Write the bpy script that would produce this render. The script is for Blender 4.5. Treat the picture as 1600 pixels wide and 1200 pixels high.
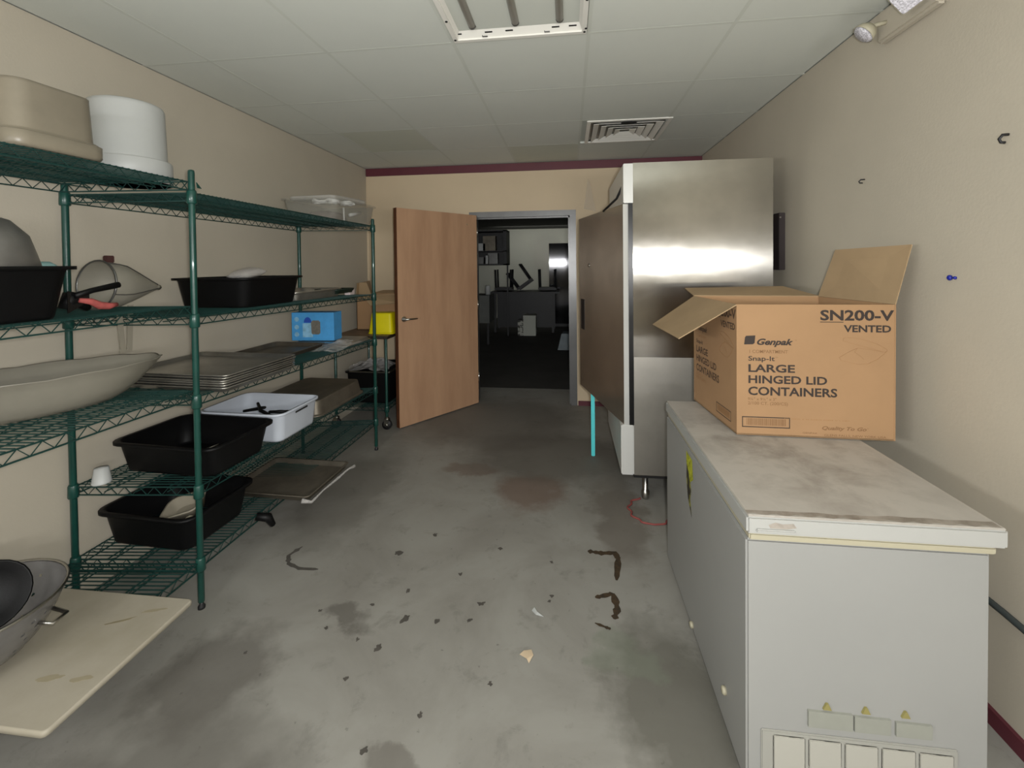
import bpy, bmesh, math, random
from mathutils import Vector, Matrix, noise
random.seed(7)
C = bpy.context.scene.collection
for o in list(bpy.data.objects): bpy.data.objects.remove(o)
PI = math.pi

# ------------------------------------------------------------------ camera
cam_d = bpy.data.cameras.new('camera'); cam = bpy.data.objects.new('camera', cam_d); C.objects.link(cam)
cam_d.sensor_fit = 'HORIZONTAL'; cam_d.sensor_width = 36.0; cam_d.lens = 15.75
cam_d.shift_y = -0.109375; cam_d.clip_start = 0.02
R = Matrix(((0.9921325425596021, 0.008588232703240785, 0.12489699857584338),
            (0.12470795703215652, 0.01983990225511581, -0.9919951127557904),
            (-0.01099742911252638, 0.9997662829569431, 0.01861279171356412)))
cam.matrix_world = Matrix.Translation((0, 0, 1.55)) @ R.to_4x4()
bpy.context.scene.camera = cam

# ------------------------------------------------------------------ light
sc = bpy.context.scene
sc.view_settings.view_transform = 'Standard'; sc.view_settings.look = 'None'
sc.view_settings.gamma = 1.0; sc.view_settings.exposure = 0.0; sc.view_settings.use_curve_mapping = False
w = bpy.data.worlds.new('world'); sc.world = w; w.use_nodes = True
w.node_tree.nodes['Background'].inputs[0].default_value = (0.9, 0.95, 1, 1)
w.node_tree.nodes['Background'].inputs[1].default_value = 0.02
def light(name, kind, loc, energy, col, size=0.1, sizey=None, rot=(0,0,0), falloff=None):
    l = bpy.data.lights.new(name, kind); l.energy = energy; l.color = col
    if kind == 'AREA':
        l.size = size
        if sizey: l.shape = 'RECTANGLE'; l.size_y = sizey
    else: l.shadow_soft_size = size
    if falloff:
        l.use_nodes = True; nt = l.node_tree; em = nt.nodes['Emission']
        f = nt.nodes.new('ShaderNodeLightFalloff'); f.inputs['Strength'].default_value = 1.0
        nt.links.new(f.outputs[falloff], em.inputs['Strength'])
    o = bpy.data.objects.new(name, l); C.objects.link(o); o.location = loc; o.rotation_euler = rot
    return o
light('flash', 'POINT', (0.06, -0.02, 1.57), 45, (1, 1, 0.985), 0.035, falloff='Linear')
light('rear_fill', 'AREA', (-0.4, -5.6, 1.56), 60, (1, 0.99, 0.97), 3.2, 0.12, rot=(math.radians(90), 0, 0))
def aim(a, b): return (Vector(b)-Vector(a)).to_track_quat('-Z', 'Y').to_euler()
light('left_fill', 'AREA', (-1.45, -0.35, 1.56), 26, (1, 1, 0.99), 1.2, 0.12, rot=aim((-1.45, -0.35, 1.56), (0.7, 2.2, 0.9)))
light('right_fill', 'AREA', (1.0, -1.0, 1.56), 33, (1, 1, 0.99), 1.2, 0.12, rot=aim((1.0, -1.0, 1.56), (-2.2, 2.6, 1.3)))
light('far_room_fill', 'AREA', (-0.6, 11.5, 2.46), 12, (1, 1, 0.95), 2.6, 0.3, rot=(math.radians(50), 0, 0))  # unseen area light added to brighten the far room's back wall

# ------------------------------------------------------------------ helpers
class MB:
    def __init__(s): s.v = []; s.f = []; s.sm = []
    def add(s, vs, fs, smooth=False):
        n = len(s.v); s.v += [tuple(v) for v in vs]; s.f += [tuple(i + n for i in f) for f in fs]; s.sm += [smooth] * len(fs); return s
    def box(s, x0, y0, z0, x1, y1, z1, b=0.0):
        if x1 < x0: x0, x1 = x1, x0
        if y1 < y0: y0, y1 = y1, y0
        if z1 < z0: z0, z1 = z1, z0
        if b <= 0:
            v = [(x, y, z) for z in (z0, z1) for y in (y0, y1) for x in (x0, x1)]
            return s.add(v, [(0,2,3,1),(4,5,7,6),(0,1,5,4),(2,6,7,3),(0,4,6,2),(1,3,7,5)])
        bm = bmesh.new(); bmesh.ops.create_cube(bm, size=1)
        for v in bm.verts: v.co = Vector((x0+(v.co.x+.5)*(x1-x0), y0+(v.co.y+.5)*(y1-y0), z0+(v.co.z+.5)*(z1-z0)))
        bmesh.ops.bevel(bm, geom=bm.edges[:], offset=b, segments=2, affect='EDGES')
        bm.verts.index_update(); s.add([v.co[:] for v in bm.verts], [[v.index for v in f.verts] for f in bm.faces]); bm.free(); return s
    def hexa(s, bot, top):   # 4 bottom pts ccw, 4 top pts
        return s.add(list(bot)+list(top), [(3,2,1,0),(4,5,6,7),(0,1,5,4),(1,2,6,5),(2,3,7,6),(3,0,4,7)])
    def slab(s, pts, t):     # planar polygon thickened by t along normal
        p = [Vector(q) for q in pts]; n = Vector((0,0,0))
        for i in range(len(p)): n += p[i].cross(p[(i+1) % len(p)])
        n.normalize(); k = len(p)
        v = [q for q in p] + [q - n*t for q in p]
        return s.add(v, [tuple(range(k)), tuple(range(2*k-1, k-1, -1))] + [(i, i+k, (i+1)%k+k, (i+1)%k) for i in range(k)])
    def tube(s, pts, r, n=6, closed=False, caps=True):
        P = [Vector(p) for p in pts]; m = len(P); rs = r if isinstance(r, (list, tuple)) else [r]*m
        vs = []; prev = None
        for i in range(m):
            if closed: d = P[(i+1)%m] - P[i-1]
            else: d = P[min(i+1, m-1)] - P[max(i-1, 0)]
            if d.length < 1e-9: d = Vector((0,0,1))
            d.normalize()
            if prev is None:
                a = Vector((0,0,1)) if abs(d.z) < .9 else Vector((1,0,0))
                u = d.cross(a).normalized()
            else: u = (prev - d*prev.dot(d)); u = u.normalized() if u.length > 1e-6 else d.orthogonal().normalized()
            prev = u; w_ = d.cross(u)
            for k in range(n):
                a = 2*PI*(k+.5)/n; vs.append(P[i] + (u*math.cos(a) + w_*math.sin(a))*rs[i])
        fs = []
        for i in range(m if closed else m-1):
            j = (i+1) % m
            for k in range(n): fs.append((i*n+k, i*n+(k+1)%n, j*n+(k+1)%n, j*n+k))
        if not closed and caps: fs += [tuple(range(n-1, -1, -1)), tuple(range((m-1)*n, m*n))]
        return s.add(vs, fs, n > 5)
    def lathe(s, prof, c, n=28, axis=None, squash=1.0, smooth=True, caps=True):  # prof [(r,z)]
        M = Matrix.Identity(3) if axis is None else Vector((0,0,1)).rotation_difference(Vector(axis)).to_matrix()
        c = Vector(c); vs = []
        for r, z in prof:
            for k in range(n): vs.append(c + M @ Vector((r*math.cos(2*PI*k/n), squash*r*math.sin(2*PI*k/n), z)))
        fs = []
        for i in range(len(prof)-1):
            for k in range(n): fs.append((i*n+k, i*n+(k+1)%n, (i+1)*n+(k+1)%n, (i+1)*n+k))
        s.add(vs, fs, smooth)
        if not caps: return s
        if prof[0][0] > 1e-5: s.f.append(tuple(len(s.v)-len(vs)+k for k in range(n-1, -1, -1))); s.sm.append(False)
        if prof[-1][0] > 1e-5: s.f.append(tuple(len(s.v)-n+k for k in range(n))); s.sm.append(False)
        return s
    def loft(s, rings, cap0=True, cap1=True, smooth=True, M=None):
        n = len(rings[0]); vs = [Vector(p) for r in rings for p in r]
        if M is not None: vs = [M @ v for v in vs]
        fs = [(i*n+k, i*n+(k+1)%n, (i+1)*n+(k+1)%n, (i+1)*n+k) for i in range(len(rings)-1) for k in range(n)]
        b = len(s.v); s.add(vs, fs, smooth)
        if cap0: s.f.append(tuple(b+k for k in range(n-1, -1, -1))); s.sm.append(False)
        if cap1: s.f.append(tuple(b+(len(rings)-1)*n+k for k in range(n))); s.sm.append(False)
        return s
    def xf(s, M): s.v = [tuple(M @ Vector(v)) for v in s.v]; return s

def rr(wx, wy, r, z, k=4):     # rounded rectangle ring
    out = []
    for sx, sy, a0 in ((1,1,0),(-1,1,PI/2),(-1,-1,PI),(1,-1,3*PI/2)):
        for i in range(k+1):
            a = a0 + (PI/2)*i/k; out.append((sx*(wx/2-r)+r*math.cos(a), sy*(wy/2-r)+r*math.sin(a), z))
    return out

ROOT = {}
def link(name, mb, m, parent=None, label=None):
    base = Vector(ROOT.get(parent.name, (0,0,0))) if parent else Vector((0,0,0))
    me = bpy.data.meshes.new(name); me.from_pydata([tuple(Vector(v)-base) for v in mb.v], [], mb.f)
    me.polygons.foreach_set('use_smooth', mb.sm); me.update()
    if isinstance(m, (list, tuple)):
        for q in m: me.materials.append(q)
    else: me.materials.append(m)
    o = bpy.data.objects.new(name, me); C.objects.link(o)
    if parent: o.parent = parent; ROOT[o.name] = tuple(base)
    if label: o['label'] = label
    return o
def thing(name, label, cat, base=(0,0,0), group=None):
    o = bpy.data.objects.new(name, None); C.objects.link(o); o.location = base; o.empty_display_size = .05
    o['label'] = label; o['category'] = cat
    if group: o['group'] = group
    ROOT[o.name] = tuple(base); return o
def solo(name, mb, m, label, cat, group=None):
    xs = [v[0] for v in mb.v]; ys = [v[1] for v in mb.v]; zs = [v[2] for v in mb.v]
    b = ((min(xs)+max(xs))/2, (min(ys)+max(ys))/2, min(zs))
    for i, v in enumerate(mb.v): mb.v[i] = (v[0]-b[0], v[1]-b[1], v[2]-b[2])
    o = link(name, mb, m); o.location = b; ROOT[o.name] = b; o['label'] = label; o['category'] = cat
    if group: o['group'] = group
    return o
def struct(name, mb, m, parent=None):
    o = link(name, mb, m, parent)
    if parent is None: o['kind'] = 'structure'; ROOT[o.name] = (0,0,0)
    return o

def lin(c): return tuple((x/12.92 if x <= .04045 else ((x+.055)/1.055)**2.4) for x in [q/255 for q in c]) + (1,)
def mat(name, col, rough=.6, metal=0, var=0.0, scale=8, bump=0, bscale=60, col2=None, stretch=None, alpha=1, trans=0, coat=0, aniso=0, ior=1.45, spec=.5):
    m = bpy.data.materials.new(name); m.use_nodes = True; nt = m.node_tree; N = nt.nodes; L = nt.links; b = N['Principled BSDF']
    c = lin(col); b.inputs['Base Color'].default_value = c; b.inputs['Roughness'].default_value = rough
    b.inputs['Metallic'].default_value = metal; b.inputs['Alpha'].default_value = alpha
    b.inputs['Transmission Weight'].default_value = trans; b.inputs['IOR'].default_value = ior
    b.inputs['Coat Weight'].default_value = coat; b.inputs['Specular IOR Level'].default_value = spec
    tc = N.new('ShaderNodeTexCoord'); mp = N.new('ShaderNodeMapping'); L.new(tc.outputs['Object'], mp.inputs[0])
    if stretch: mp.inputs['Scale'].default_value = stretch
    if aniso:
        b.inputs['Anisotropic'].default_value = aniso
        tg = N.new('ShaderNodeTangent'); tg.direction_type = 'RADIAL'; tg.axis = 'Z'
        L.new(tg.outputs[0], b.inputs['Tangent'])
    if var or col2:
        n = N.new('ShaderNodeTexNoise'); n.inputs['Scale'].default_value = scale; n.inputs['Detail'].default_value = 6
        n.inputs['Roughness'].default_value = .62
        L.new(mp.outputs[0], n.inputs[0]); rp = N.new('ShaderNodeValToRGB'); L.new(n.outputs[0], rp.inputs[0])
        c2 = lin(col2) if col2 else tuple(x*(1-var) for x in c[:3]) + (1,)
        rp.color_ramp.elements[0].position = .36; rp.color_ramp.elements[0].color = c2
        rp.color_ramp.elements[1].position = .62; rp.color_ramp.elements[1].color = c
        L.new(rp.outputs[0], b.inputs['Base Color'])
    if bump:
        n2 = N.new('ShaderNodeTexNoise'); n2.inputs['Scale'].default_value = bscale; n2.inputs['Detail'].default_value = 3
        L.new(mp.outputs[0], n2.inputs[0]); bp = N.new('ShaderNodeBump'); bp.inputs['Strength'].default_value = bump
        bp.inputs['Distance'].default_value = .004; L.new(n2.outputs[0], bp.inputs['Height']); L.new(bp.outputs[0], b.inputs['Normal'])
    return m

M = {}
M['wall'] = mat('cream_paint', (182, 174, 158), .75, var=.06, scale=1.3, bump=.12, bscale=90)
M['wall_back'] = mat('warm_cream_paint', (196, 178, 150), .7, var=.06, scale=1.3, bump=.12, bscale=90)
M['tile'] = mat('ceiling_tile_board', (205, 208, 200), .9, var=.03, scale=1.2, bump=.1, bscale=200)
M['tile2'] = mat('stained_tile_board', (196, 199, 186), .9, var=.04, scale=2, bump=.1, bscale=200)
M['grid'] = mat('ceiling_grid_metal', (196, 199, 190), .9)
M['maroon'] = mat('maroon_paint', (88, 36, 46), .5, var=.1, scale=5)
M['green'] = mat('green_epoxy', (21, 66, 58), .36, var=.25, scale=9, bump=.05, coat=.2)
M['greenw'] = mat('green_epoxy_wire', (16, 52, 48), .5, var=.2, scale=12)
M['black'] = mat('black_plastic', (10, 10, 11), .5, var=.2, scale=12, bump=.08, bscale=250, spec=.25)
M['blackg'] = mat('glossy_black', (14, 14, 15), .25)
M['white'] = mat('white_enamel', (168, 168, 164), .35, var=.03, scale=3)
M['whitebody'] = mat('freezer_body_enamel', (147, 147, 144), .45, var=.04, scale=2.2)
M['cream'] = mat('cream_gasket', (168, 162, 140), .5)
M['plasticw'] = mat('white_plastic', (182, 184, 182), .45, var=.05, scale=5)
M['greytub'] = mat('pale_grey_plastic', (188, 194, 204), .45, var=.06, scale=5)
M['translucent'] = mat('cloudy_polycarbonate', (168, 160, 142), .38, var=.12, scale=5, trans=.35, alpha=.93)
M['bin'] = mat('smoky_polycarbonate', (134, 126, 110), .35, var=.14, scale=5, alpha=.92)
M['clear'] = mat('clear_plastic', (175, 174, 164), .15, trans=.0, alpha=.24, spec=.6)
M['film'] = mat('crumpled_film', (206, 203, 200), .12, alpha=.34, bump=.5, bscale=60)
M['bowlgrey'] = mat('scalloped_grey_plastic', (134, 130, 118), .3, var=.12, scale=5, alpha=.95)
M['steel'] = mat('brushed_steel', (192, 189, 182), .17, 1, bump=.3, bscale=2.6, aniso=1.0, var=.16, scale=3)
M['steellow'] = mat('dull_lower_steel', (196, 192, 184), .5, 1, aniso=.6, var=.14, scale=3)
M['steel2'] = mat('plain_steel', (182, 180, 174), .28, 1, var=.1, scale=4, bump=.05, bscale=30)
M['steeldark'] = mat('dull_steel', (168, 158, 144), .26, .82, aniso=1.0, var=.2, scale=3)
M['alu'] = mat('worn_aluminium', (196, 193, 185), .36, .9, var=.22, scale=6, bump=.1, bscale=40)
M['farsteel'] = mat('steel_dark_reflection', (84, 84, 86), .14, 1, aniso=1.0)  # the dark room it mirrors is put into the base colour
M['brightw'] = mat('bright_white_plastic', (236, 236, 234), .4)
M['greyflat'] = mat('grey_band_metal', (150, 144, 130), .5, .2)
M['baked'] = mat('browned_aluminium', (116, 109, 97), .5, .6, var=.3, scale=7, bump=.1, bscale=40)
M['frame'] = mat('grey_frame_paint', (104, 104, 104), .32, .4, var=.15, scale=6)
M['trimsteel'] = mat('light_cabinet_trim', (204, 204, 200), .35, .2)
M['wood'] = mat('oak_veneer', (178, 142, 112), .5, col2=(164, 128, 100), scale=3.2, stretch=(2.2, 2.2, .35), bump=.05, bscale=120)
M['woodedge'] = mat('dark_veneer_edge', (86, 50, 28), .55, var=.3, scale=12)
M['card'] = mat('corrugated_card', (157, 124, 90), .85, var=.07, scale=4, bump=.06, bscale=120)
M['cardin'] = mat('inner_card', (160, 136, 104), .9, var=.1, scale=6)
M['ink'] = mat('printed_ink', (52, 44, 40), .8)
M['inkside'] = mat('worn_printed_ink', (78, 60, 46), .8)
M['inkf'] = mat('faint_printed_ink', (124, 92, 62), .8)
M['inkf2'] = mat('pale_printed_ink', (148, 111, 74), .8)
M['blue'] = mat('blue_printed_card', (70, 150, 208), .5, var=.12, scale=14)
M['bluepale'] = mat('pale_blue_print', (136, 186, 216), .5, var=.3, scale=30)
M['bluedark'] = mat('deep_blue_print', (32, 72, 164), .5)
M['greyprint'] = mat('grey_print', (110, 106, 98), .5, var=.3, scale=60)
M['yellow'] = mat('yellow_plastic', (214, 202, 10), .4, var=.06, scale=9)
M['yellowp'] = mat('yellow_paper', (184, 186, 46), .7, col2=(112, 116, 20), scale=60)
M['board'] = mat('cutting_board_plastic', (160, 153, 138), .55, col2=(148, 141, 124), scale=3.2, bump=.05)
M['boardst'] = mat('board_stain', (134, 124, 98), .6, var=.2, scale=20)
M['cyan'] = mat('turquoise_plastic', (86, 206, 210), .4)
M['paleaqua'] = mat('pale_aqua_plastic', (126, 160, 158), .4)
M['red'] = mat('red_cloth', (172, 84, 80), .8, var=.3, scale=30)
M['redcord'] = mat('red_cord', (140, 72, 68), .7)
M['paper'] = mat('scrap_paper', (196, 176, 148), .8)
M['rust'] = mat('rust_residue', (66, 50, 30), .9, col2=(44, 36, 24), scale=40)
M['darkst'] = mat('dark_floor_stain', (80, 76, 70), .85, var=.3, scale=30)
M['pot'] = mat('grey_cookware', (120, 120, 118), .35, .8, var=.2, scale=8)
M['rackdark'] = mat('dark_appliance', (34, 34, 36), .5, var=.3, scale=5)
M['dim'] = mat('far_room_wall_paint', (170, 170, 158), .8, var=.05, scale=1)
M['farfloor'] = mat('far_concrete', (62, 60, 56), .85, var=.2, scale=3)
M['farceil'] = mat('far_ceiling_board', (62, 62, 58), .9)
M['lens'] = mat('prismatic_lens', (225, 222, 230), .15, 0, var=.55, scale=160, bump=1, bscale=260)
M['fix'] = mat('fixture_enamel', (226, 224, 216), .4)
M['tubeglass'] = mat('unlit_tube', (196, 194, 188), .3)
M['hole'] = mat('dark_slot', (24, 24, 24), .9)
M['meshm'] = mat('fine_strainer_mesh', (158, 154, 142), .5, .3, alpha=.78, bump=.3, bscale=400)
M['bluepin'] = mat('blue_anchor_plastic', (30, 40, 140), .4)

# lid dirt, fridge smears: worn tops
def dirty(name, base, dirt, sc_, thr0, thr1, rough=.5, stretch=(1,1,1), center=None, rad=None):
    m = mat(name, base, rough); nt = m.node_tree; N = nt.nodes; L = nt.links; b = N['Principled BSDF']
    tc = [n for n in N if n.type == 'TEX_COORD'][0]; mp = [n for n in N if n.type == 'MAPPING'][0]; mp.inputs['Scale'].default_value = stretch
    n = N.new('ShaderNodeTexNoise'); n.inputs['Scale'].default_value = sc_; n.inputs['Detail'].default_value = 9; n.inputs['Roughness'].default_value = .65
    n.inputs['Distortion'].default_value = .25
    L.new(mp.outputs[0], n.inputs[0]); mr = N.new('ShaderNodeMapRange'); mr.inputs[1].default_value = thr0; mr.inputs[2].default_value = thr1
    L.new(n.outputs[0], mr.inputs[0]); mx = N.new('ShaderNodeMix'); mx.data_type = 'RGBA'
    mx.inputs[6].default_value = lin(base); mx.inputs[7].default_value = lin(dirt); f = mr.outputs[0]
    if center:
        vs = N.new('ShaderNodeVectorMath'); vs.operation = 'SUBTRACT'; vs.inputs[1].default_value = center; L.new(tc.outputs['Object'], vs.inputs[0])
        vd = N.new('ShaderNodeVectorMath'); vd.operation = 'DIVIDE'; vd.inputs[1].default_value = rad; L.new(vs.outputs[0], vd.inputs[0])
        vl = N.new('ShaderNodeVectorMath'); vl.operation = 'LENGTH'; L.new(vd.outputs[0], vl.inputs[0])
        m2 = N.new('ShaderNodeMapRange'); m2.inputs[1].default_value = 1.2; m2.inputs[2].default_value = .35; L.new(vl.outputs['Value'], m2.inputs[0])
        mm = N.new('ShaderNodeMath'); mm.operation = 'MULTIPLY'; L.new(f, mm.inputs[0]); L.new(m2.outputs[0], mm.inputs[1]); f = mm.outputs[0]
    L.new(f, mx.inputs[0]); L.new(mx.outputs[2], b.inputs['Base Color']); return m

def floor_mat():
    m = mat('stained_concrete', (120, 118, 110), .62, bump=.12, bscale=30); nt = m.node_tree; N = nt.nodes; L = nt.links; b = N['Principled BSDF']
    geo = N.new('ShaderNodeNewGeometry'); P = geo.outputs['Position']
    def nz(s, d=6, r=.6, dist=0.0):
        n = N.new('ShaderNodeTexNoise'); n.inputs['Scale'].default_value = s; n.inputs['Detail'].default_value = d
        n.inputs['Roughness'].default_value = r; n.inputs['Distortion'].default_value = dist; L.new(P, n.inputs[0]); return n
    def mrange(src, a, b_, c=0., d=1.):
        r = N.new('ShaderNodeMapRange'); r.inputs[1].default_value = a; r.inputs[2].default_value = b_; r.inputs[3].default_value = c; r.inputs[4].default_value = d
        L.new(src, r.inputs[0]); return r.outputs[0]
    def mix(f, a, colr):
        x = N.new('ShaderNodeMix'); x.data_type = 'RGBA'; L.new(f, x.inputs[0])
        if isinstance(a, tuple): x.inputs[6].default_value = a
        else: L.new(a, x.inputs[6])
        x.inputs[7].default_value = colr; return x.outputs[2]
    def mul(a, b_):
        x = N.new('ShaderNodeMath'); x.operation = 'MULTIPLY'; L.new(a, x.inputs[0])
        if isinstance(b_, float): x.inputs[1].default_value = b_
        else: L.new(b_, x.inputs[1])
        return x.outputs[0]
    col = mix(mrange(nz(1.6, 8, .62, .6).outputs[0], .42, .66), lin((140, 138, 131)), lin((126, 123, 116)))
    col = mix(mul(mrange(nz(7, 8, .7, .4).outputs[0], .56, .72), .45), col, lin((92, 89, 83)))
    col = mix(mul(mrange(nz(38, 3, .5).outputs[0], .70, .78), .5), col, lin((56, 52, 48)))
    wob = nz(4.5, 5, .6)
    wv = N.new('ShaderNodeVectorMath'); wv.operation = 'SCALE'; wv.inputs['Scale'].default_value = .42
    ws = N.new('ShaderNodeVectorMath'); ws.operation = 'SUBTRACT'; ws.inputs[1].default_value = (.5, .5, .5)
    L.new(wob.outputs[1], ws.inputs[0]); L.new(ws.outputs[0], wv.inputs[0])
    wp = N.new('ShaderNodeVectorMath'); wp.operation = 'ADD'; L.new(P, wp.inputs[0]); L.new(wv.outputs[0], wp.inputs[1])
    def blob(cx, cy, rx, ry, colr, amt):
        nonlocal col
        a = N.new('ShaderNodeVectorMath'); a.operation = 'SUBTRACT'; a.inputs[1].default_value = (cx, cy, 0); L.new(wp.outputs[0], a.inputs[0])
        d = N.new('ShaderNodeVectorMath'); d.operation = 'DIVIDE'; d.inputs[1].default_value = (rx, ry, 1e6); L.new(a.outputs[0], d.inputs[0])
        l = N.new('ShaderNodeVectorMath'); l.operation = 'LENGTH'; L.new(d.outputs[0], l.inputs[0])
        col = mix(mul(mrange(l.outputs['Value'], 1.15, .7), amt), col, lin(colr))
    blob(-.28, 3.02, .26, .24, (104, 84, 72), .7)
    blob(-.75, 3.3, .2, .12, (104, 88, 78), .6)
    blob(-.1, 3.6, .75, .5, (80, 75, 68), .65)
    blob(-.75, 4.4, .9, .7, (84, 79, 73), .6)
    blob(.36, 1.62, .24, .36, (84, 82, 73), .7)
    blob(.2, 1.78, .1, .12, (114, 122, 106), .35)
    blob(-1.2, .95, .45, .5, (84, 81, 75), .65)
    blob(-1.35, 1.5, .22, .25, (82, 78, 72), .6)
    blob(-1.5, 2.9, .3, .7, (88, 84, 77), .5)
    blob(.3, 2.75, .16, .5, (90, 80, 70), .55)
    blob(-.98, 1.86, .14, .07, (78, 74, 68), .6)
    blob(-.55, 1.25, .14, .06, (84, 79, 72), .5)
    L.new(col, b.inputs['Base Color']); return m
M['floor'] = floor_mat()

# ------------------------------------------------------------------ room shell
XL, XR, YB, YF, ZC = -2.29, 1.39, 4.90, -6.4, 2.65
FX0, FX1, FY1 = -3.6, 2.6, 12.6
DX0, DX1, DZ = -1.03, 0.03, 2.065
floor = struct('floor', MB().box(FX0-.2, YF-.2, -.12, FX1+.2, FY1+.2, 0), M['floor'])
struct('wall_left', MB().box(XL-.12, YF, 0, XL, YB, ZC), M['wall'])
struct('wall_right', MB().box(XR, YF, 0, XR+.12, YB, ZC), M['wall'])
struct('wall_rear', MB().box(XL-.12, YF-.12, 0, XR+.12, YF, ZC), M['wall'])
wb = MB().box(FX0, YB, 0, DX0-.03, YB+.13, ZC).box(DX1+.03, YB, 0, FX1, YB+.13, ZC).box(DX0-.03, YB, DZ+.03, DX1+.03, YB+.13, ZC)
struct('wall_back', wb, M['wall_back'])
struct('trim_1', MB().box(-2.285, YB-.016, 2.562, 1.39, YB, ZC-.003, .002), M['maroon'])
struct('baseboard_right', MB().box(XR-.014, YF, 0, XR, YB, .055), M['maroon'])
struct('baseboard_back', MB().box(DX1+.065, YB-.014, 0, XR-.014, YB, .05).box(XL+.014, YB-.014, 0, DX0-.08, YB, .05), M['maroon'])
# ceiling: slab above, grid runners, drop-in tiles
ceil = struct('ceiling', MB().box(FX0, YF-.1, ZC+.02, FX1, FY1, ZC+.1), M['grid'])
T = .667
gx = [XL, -1.894, -1.227, -.56, .107, .774, XR]; gy = [YF + 0.0] + [2.2 - T*k for k in range(12, -4, -1)] + [YB]
gy = sorted(set(round(g, 4) for g in gy if g >= YF-.001))
runner = MB()
for g in gx[1:-1]: runner.box(g-.009, YF, ZC+.0002, g+.009, YB, ZC+.02)
for g in gy[1:-1]: runner.box(XL, g-.009, ZC+.0004, XR, g+.009, ZC+.019)
link('grid_runner', runner, M['grid'], ceil)
LX0, LX1, LY0, LY1 = -.56, .107, .866, 2.2
for i in range(len(gx)-1):
    for j in range(len(gy)-1):
        x0, x1, y0, y1 = gx[i], gx[i+1], gy[j], gy[j+1]
        if x0 > LX0-.01 and x1 < LX1+.01 and y0 > LY0-.02 and y1 < LY1+.02: continue
        if abs(x0-.107) < .01 and abs(y0-3.534) < .02: continue
        stained = (i == 1 and abs(y0-3.534) < .02) or (i == 3 and abs(y0-4.2) < .02)
        o = link('ceiling_tile', MB().box(x0+.0075, y0+.0075, ZC+.0008, x1-.0075, y1-.0075, ZC+.018), M['tile2'] if stained else M['tile'], ceil)

# ------------------------------------------------------------------ doorway and door leaf
fr = MB()
fr.box(DX0-.06, YB-.012, 0, DX0+.012, YB+.142, DZ, .002).box(DX1-.012, YB-.012, 0, DX1+.055, YB+.142, DZ, .002).box(DX0-.06, YB-.012, DZ, DX1+.055, YB+.142, DZ+.06, .002)
fr.box(DX1-.028, YB+.05, 0, DX1-.012, YB+.09, DZ).box(DX0, YB+.05, DZ-.016, DX1, YB+.09, DZ)
struct('trim_2', fr, M['frame'])
door = bpy.data.objects.new('door_1', None); C.objects.link(door); door['kind'] = 'structure'; door.location = (-1.0, 4.86, 0); ROOT['door_1'] = (-1.0, 4.86, 0)
h = Vector((-1.0, 4.86, 0)); e = Vector((-1.588, 4.02, 0)); d = (e-h).normalized(); nrm = Vector((-d.y, d.x, 0));
if nrm.dot(Vector((1,-.5,0))) > 0: nrm = -nrm      # away from camera
def dq(s0, s1, t0, t1, z0, z1):
    a = [h+d*s0+nrm*t0, h+d*s1+nrm*t0, h+d*s1+nrm*t1, h+d*s0+nrm*t1]
    return [(p.x,p.y,z0) for p in a], [(p.x,p.y,z1) for p in a]
ln = (e-h).length
link('door_leaf', MB().hexa(*dq(0, ln-.002, 0, .045, .012, 2.085)), M['wood'], door)
link('edge_strip', MB().hexa(*dq(ln-.002, ln+.001, 0, .045, .012, 2.085)), M['woodedge'], door, 'dark brown edge of the leaf')
hd = MB(); hp = h + d*(ln-.065); q = -nrm
hd.lathe([(.026,0),(.026,.008),(.012,.012),(.011,.05),(.0,.052)], hp + q*.0 + Vector((0,0,1.035)), 16, axis=q)
hd.tube([hp+q*.045+Vector((0,0,1.035)), hp+q*.05-d*.04+Vector((0,0,1.035)), hp+q*.048-d*.12+Vector((0,0,1.033))], [.011,.009,.007], 8)
link('door_handle', hd, M['steel2'], door)
hd = MB(); hd.lathe([(.006,0),(.006,.003)], h + d*.14 + q*0 + Vector((0,0,1.98)), 8, axis=q); link('screw_head', hd, M['steel2'], door)
for z in (.25, 1.05, 1.85): link('hinge', MB().tube([h+q*.008+Vector((0,0,z)), h+q*.008+Vector((0,0,z+.1))], .007, 8), M['steel2'], door)

# ------------------------------------------------------------------ far room shell
struct('wall_far_left', MB().box(FX0-.12, YB, 0, FX0, FY1, ZC), M['dim'])
struct('wall_far_right', MB().box(FX1, YB, 0, FX1+.12, FY1, ZC), M['dim'])
struct('wall_far_back', MB().box(FX0, FY1, 0, FX1, FY1+.12, ZC), M['dim'])
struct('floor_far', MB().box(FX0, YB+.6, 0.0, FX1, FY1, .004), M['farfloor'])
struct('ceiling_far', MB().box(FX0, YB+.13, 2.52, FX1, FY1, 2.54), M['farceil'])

# ------------------------------------------------------------------ fridge
fz = thing('upright_fridge', 'tall stainless steel upright fridge with its door ajar, beside the open doorway', 'fridge', (.8, 3.4, 0))
FXL, FXR, FYN, FYR, FZ0, FZ1 = .405, 1.236, 2.9, 3.86, .19, 2.175
SZ = .95
link('side_panel', MB().box(FXL, FYN, SZ, FXR, FYN+.012, FZ1, .002), M['steel'], fz, 'bright brushed upper side panel')
link('side_panel', MB().box(FXL, FYN+.003, FZ0+.006, FXR, FYN+.014, SZ-.001, .002), M['steellow'], fz, 'duller lower side panel')
body = MB().box(FXL, FYN+.014, FZ0, FXL+.02, FYR, .52).box(FXL, FYN+.014, 1.92, FXL+.02, FYR, FZ1-.002)
body.box(FXR-.02, FYN+.014, FZ0, FXR, FYR, FZ1-.002).box(FXL+.02, FYR-.02, FZ0, FXR-.02, FYR, FZ1-.002)
body.box(FXL+.02, FYN+.014, FZ0, FXR-.02, FYR-.02, FZ0+.05).box(FXL+.02, FYN+.014, FZ1-.05, FXR-.02, FYR-.02, FZ1-.002)
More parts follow.
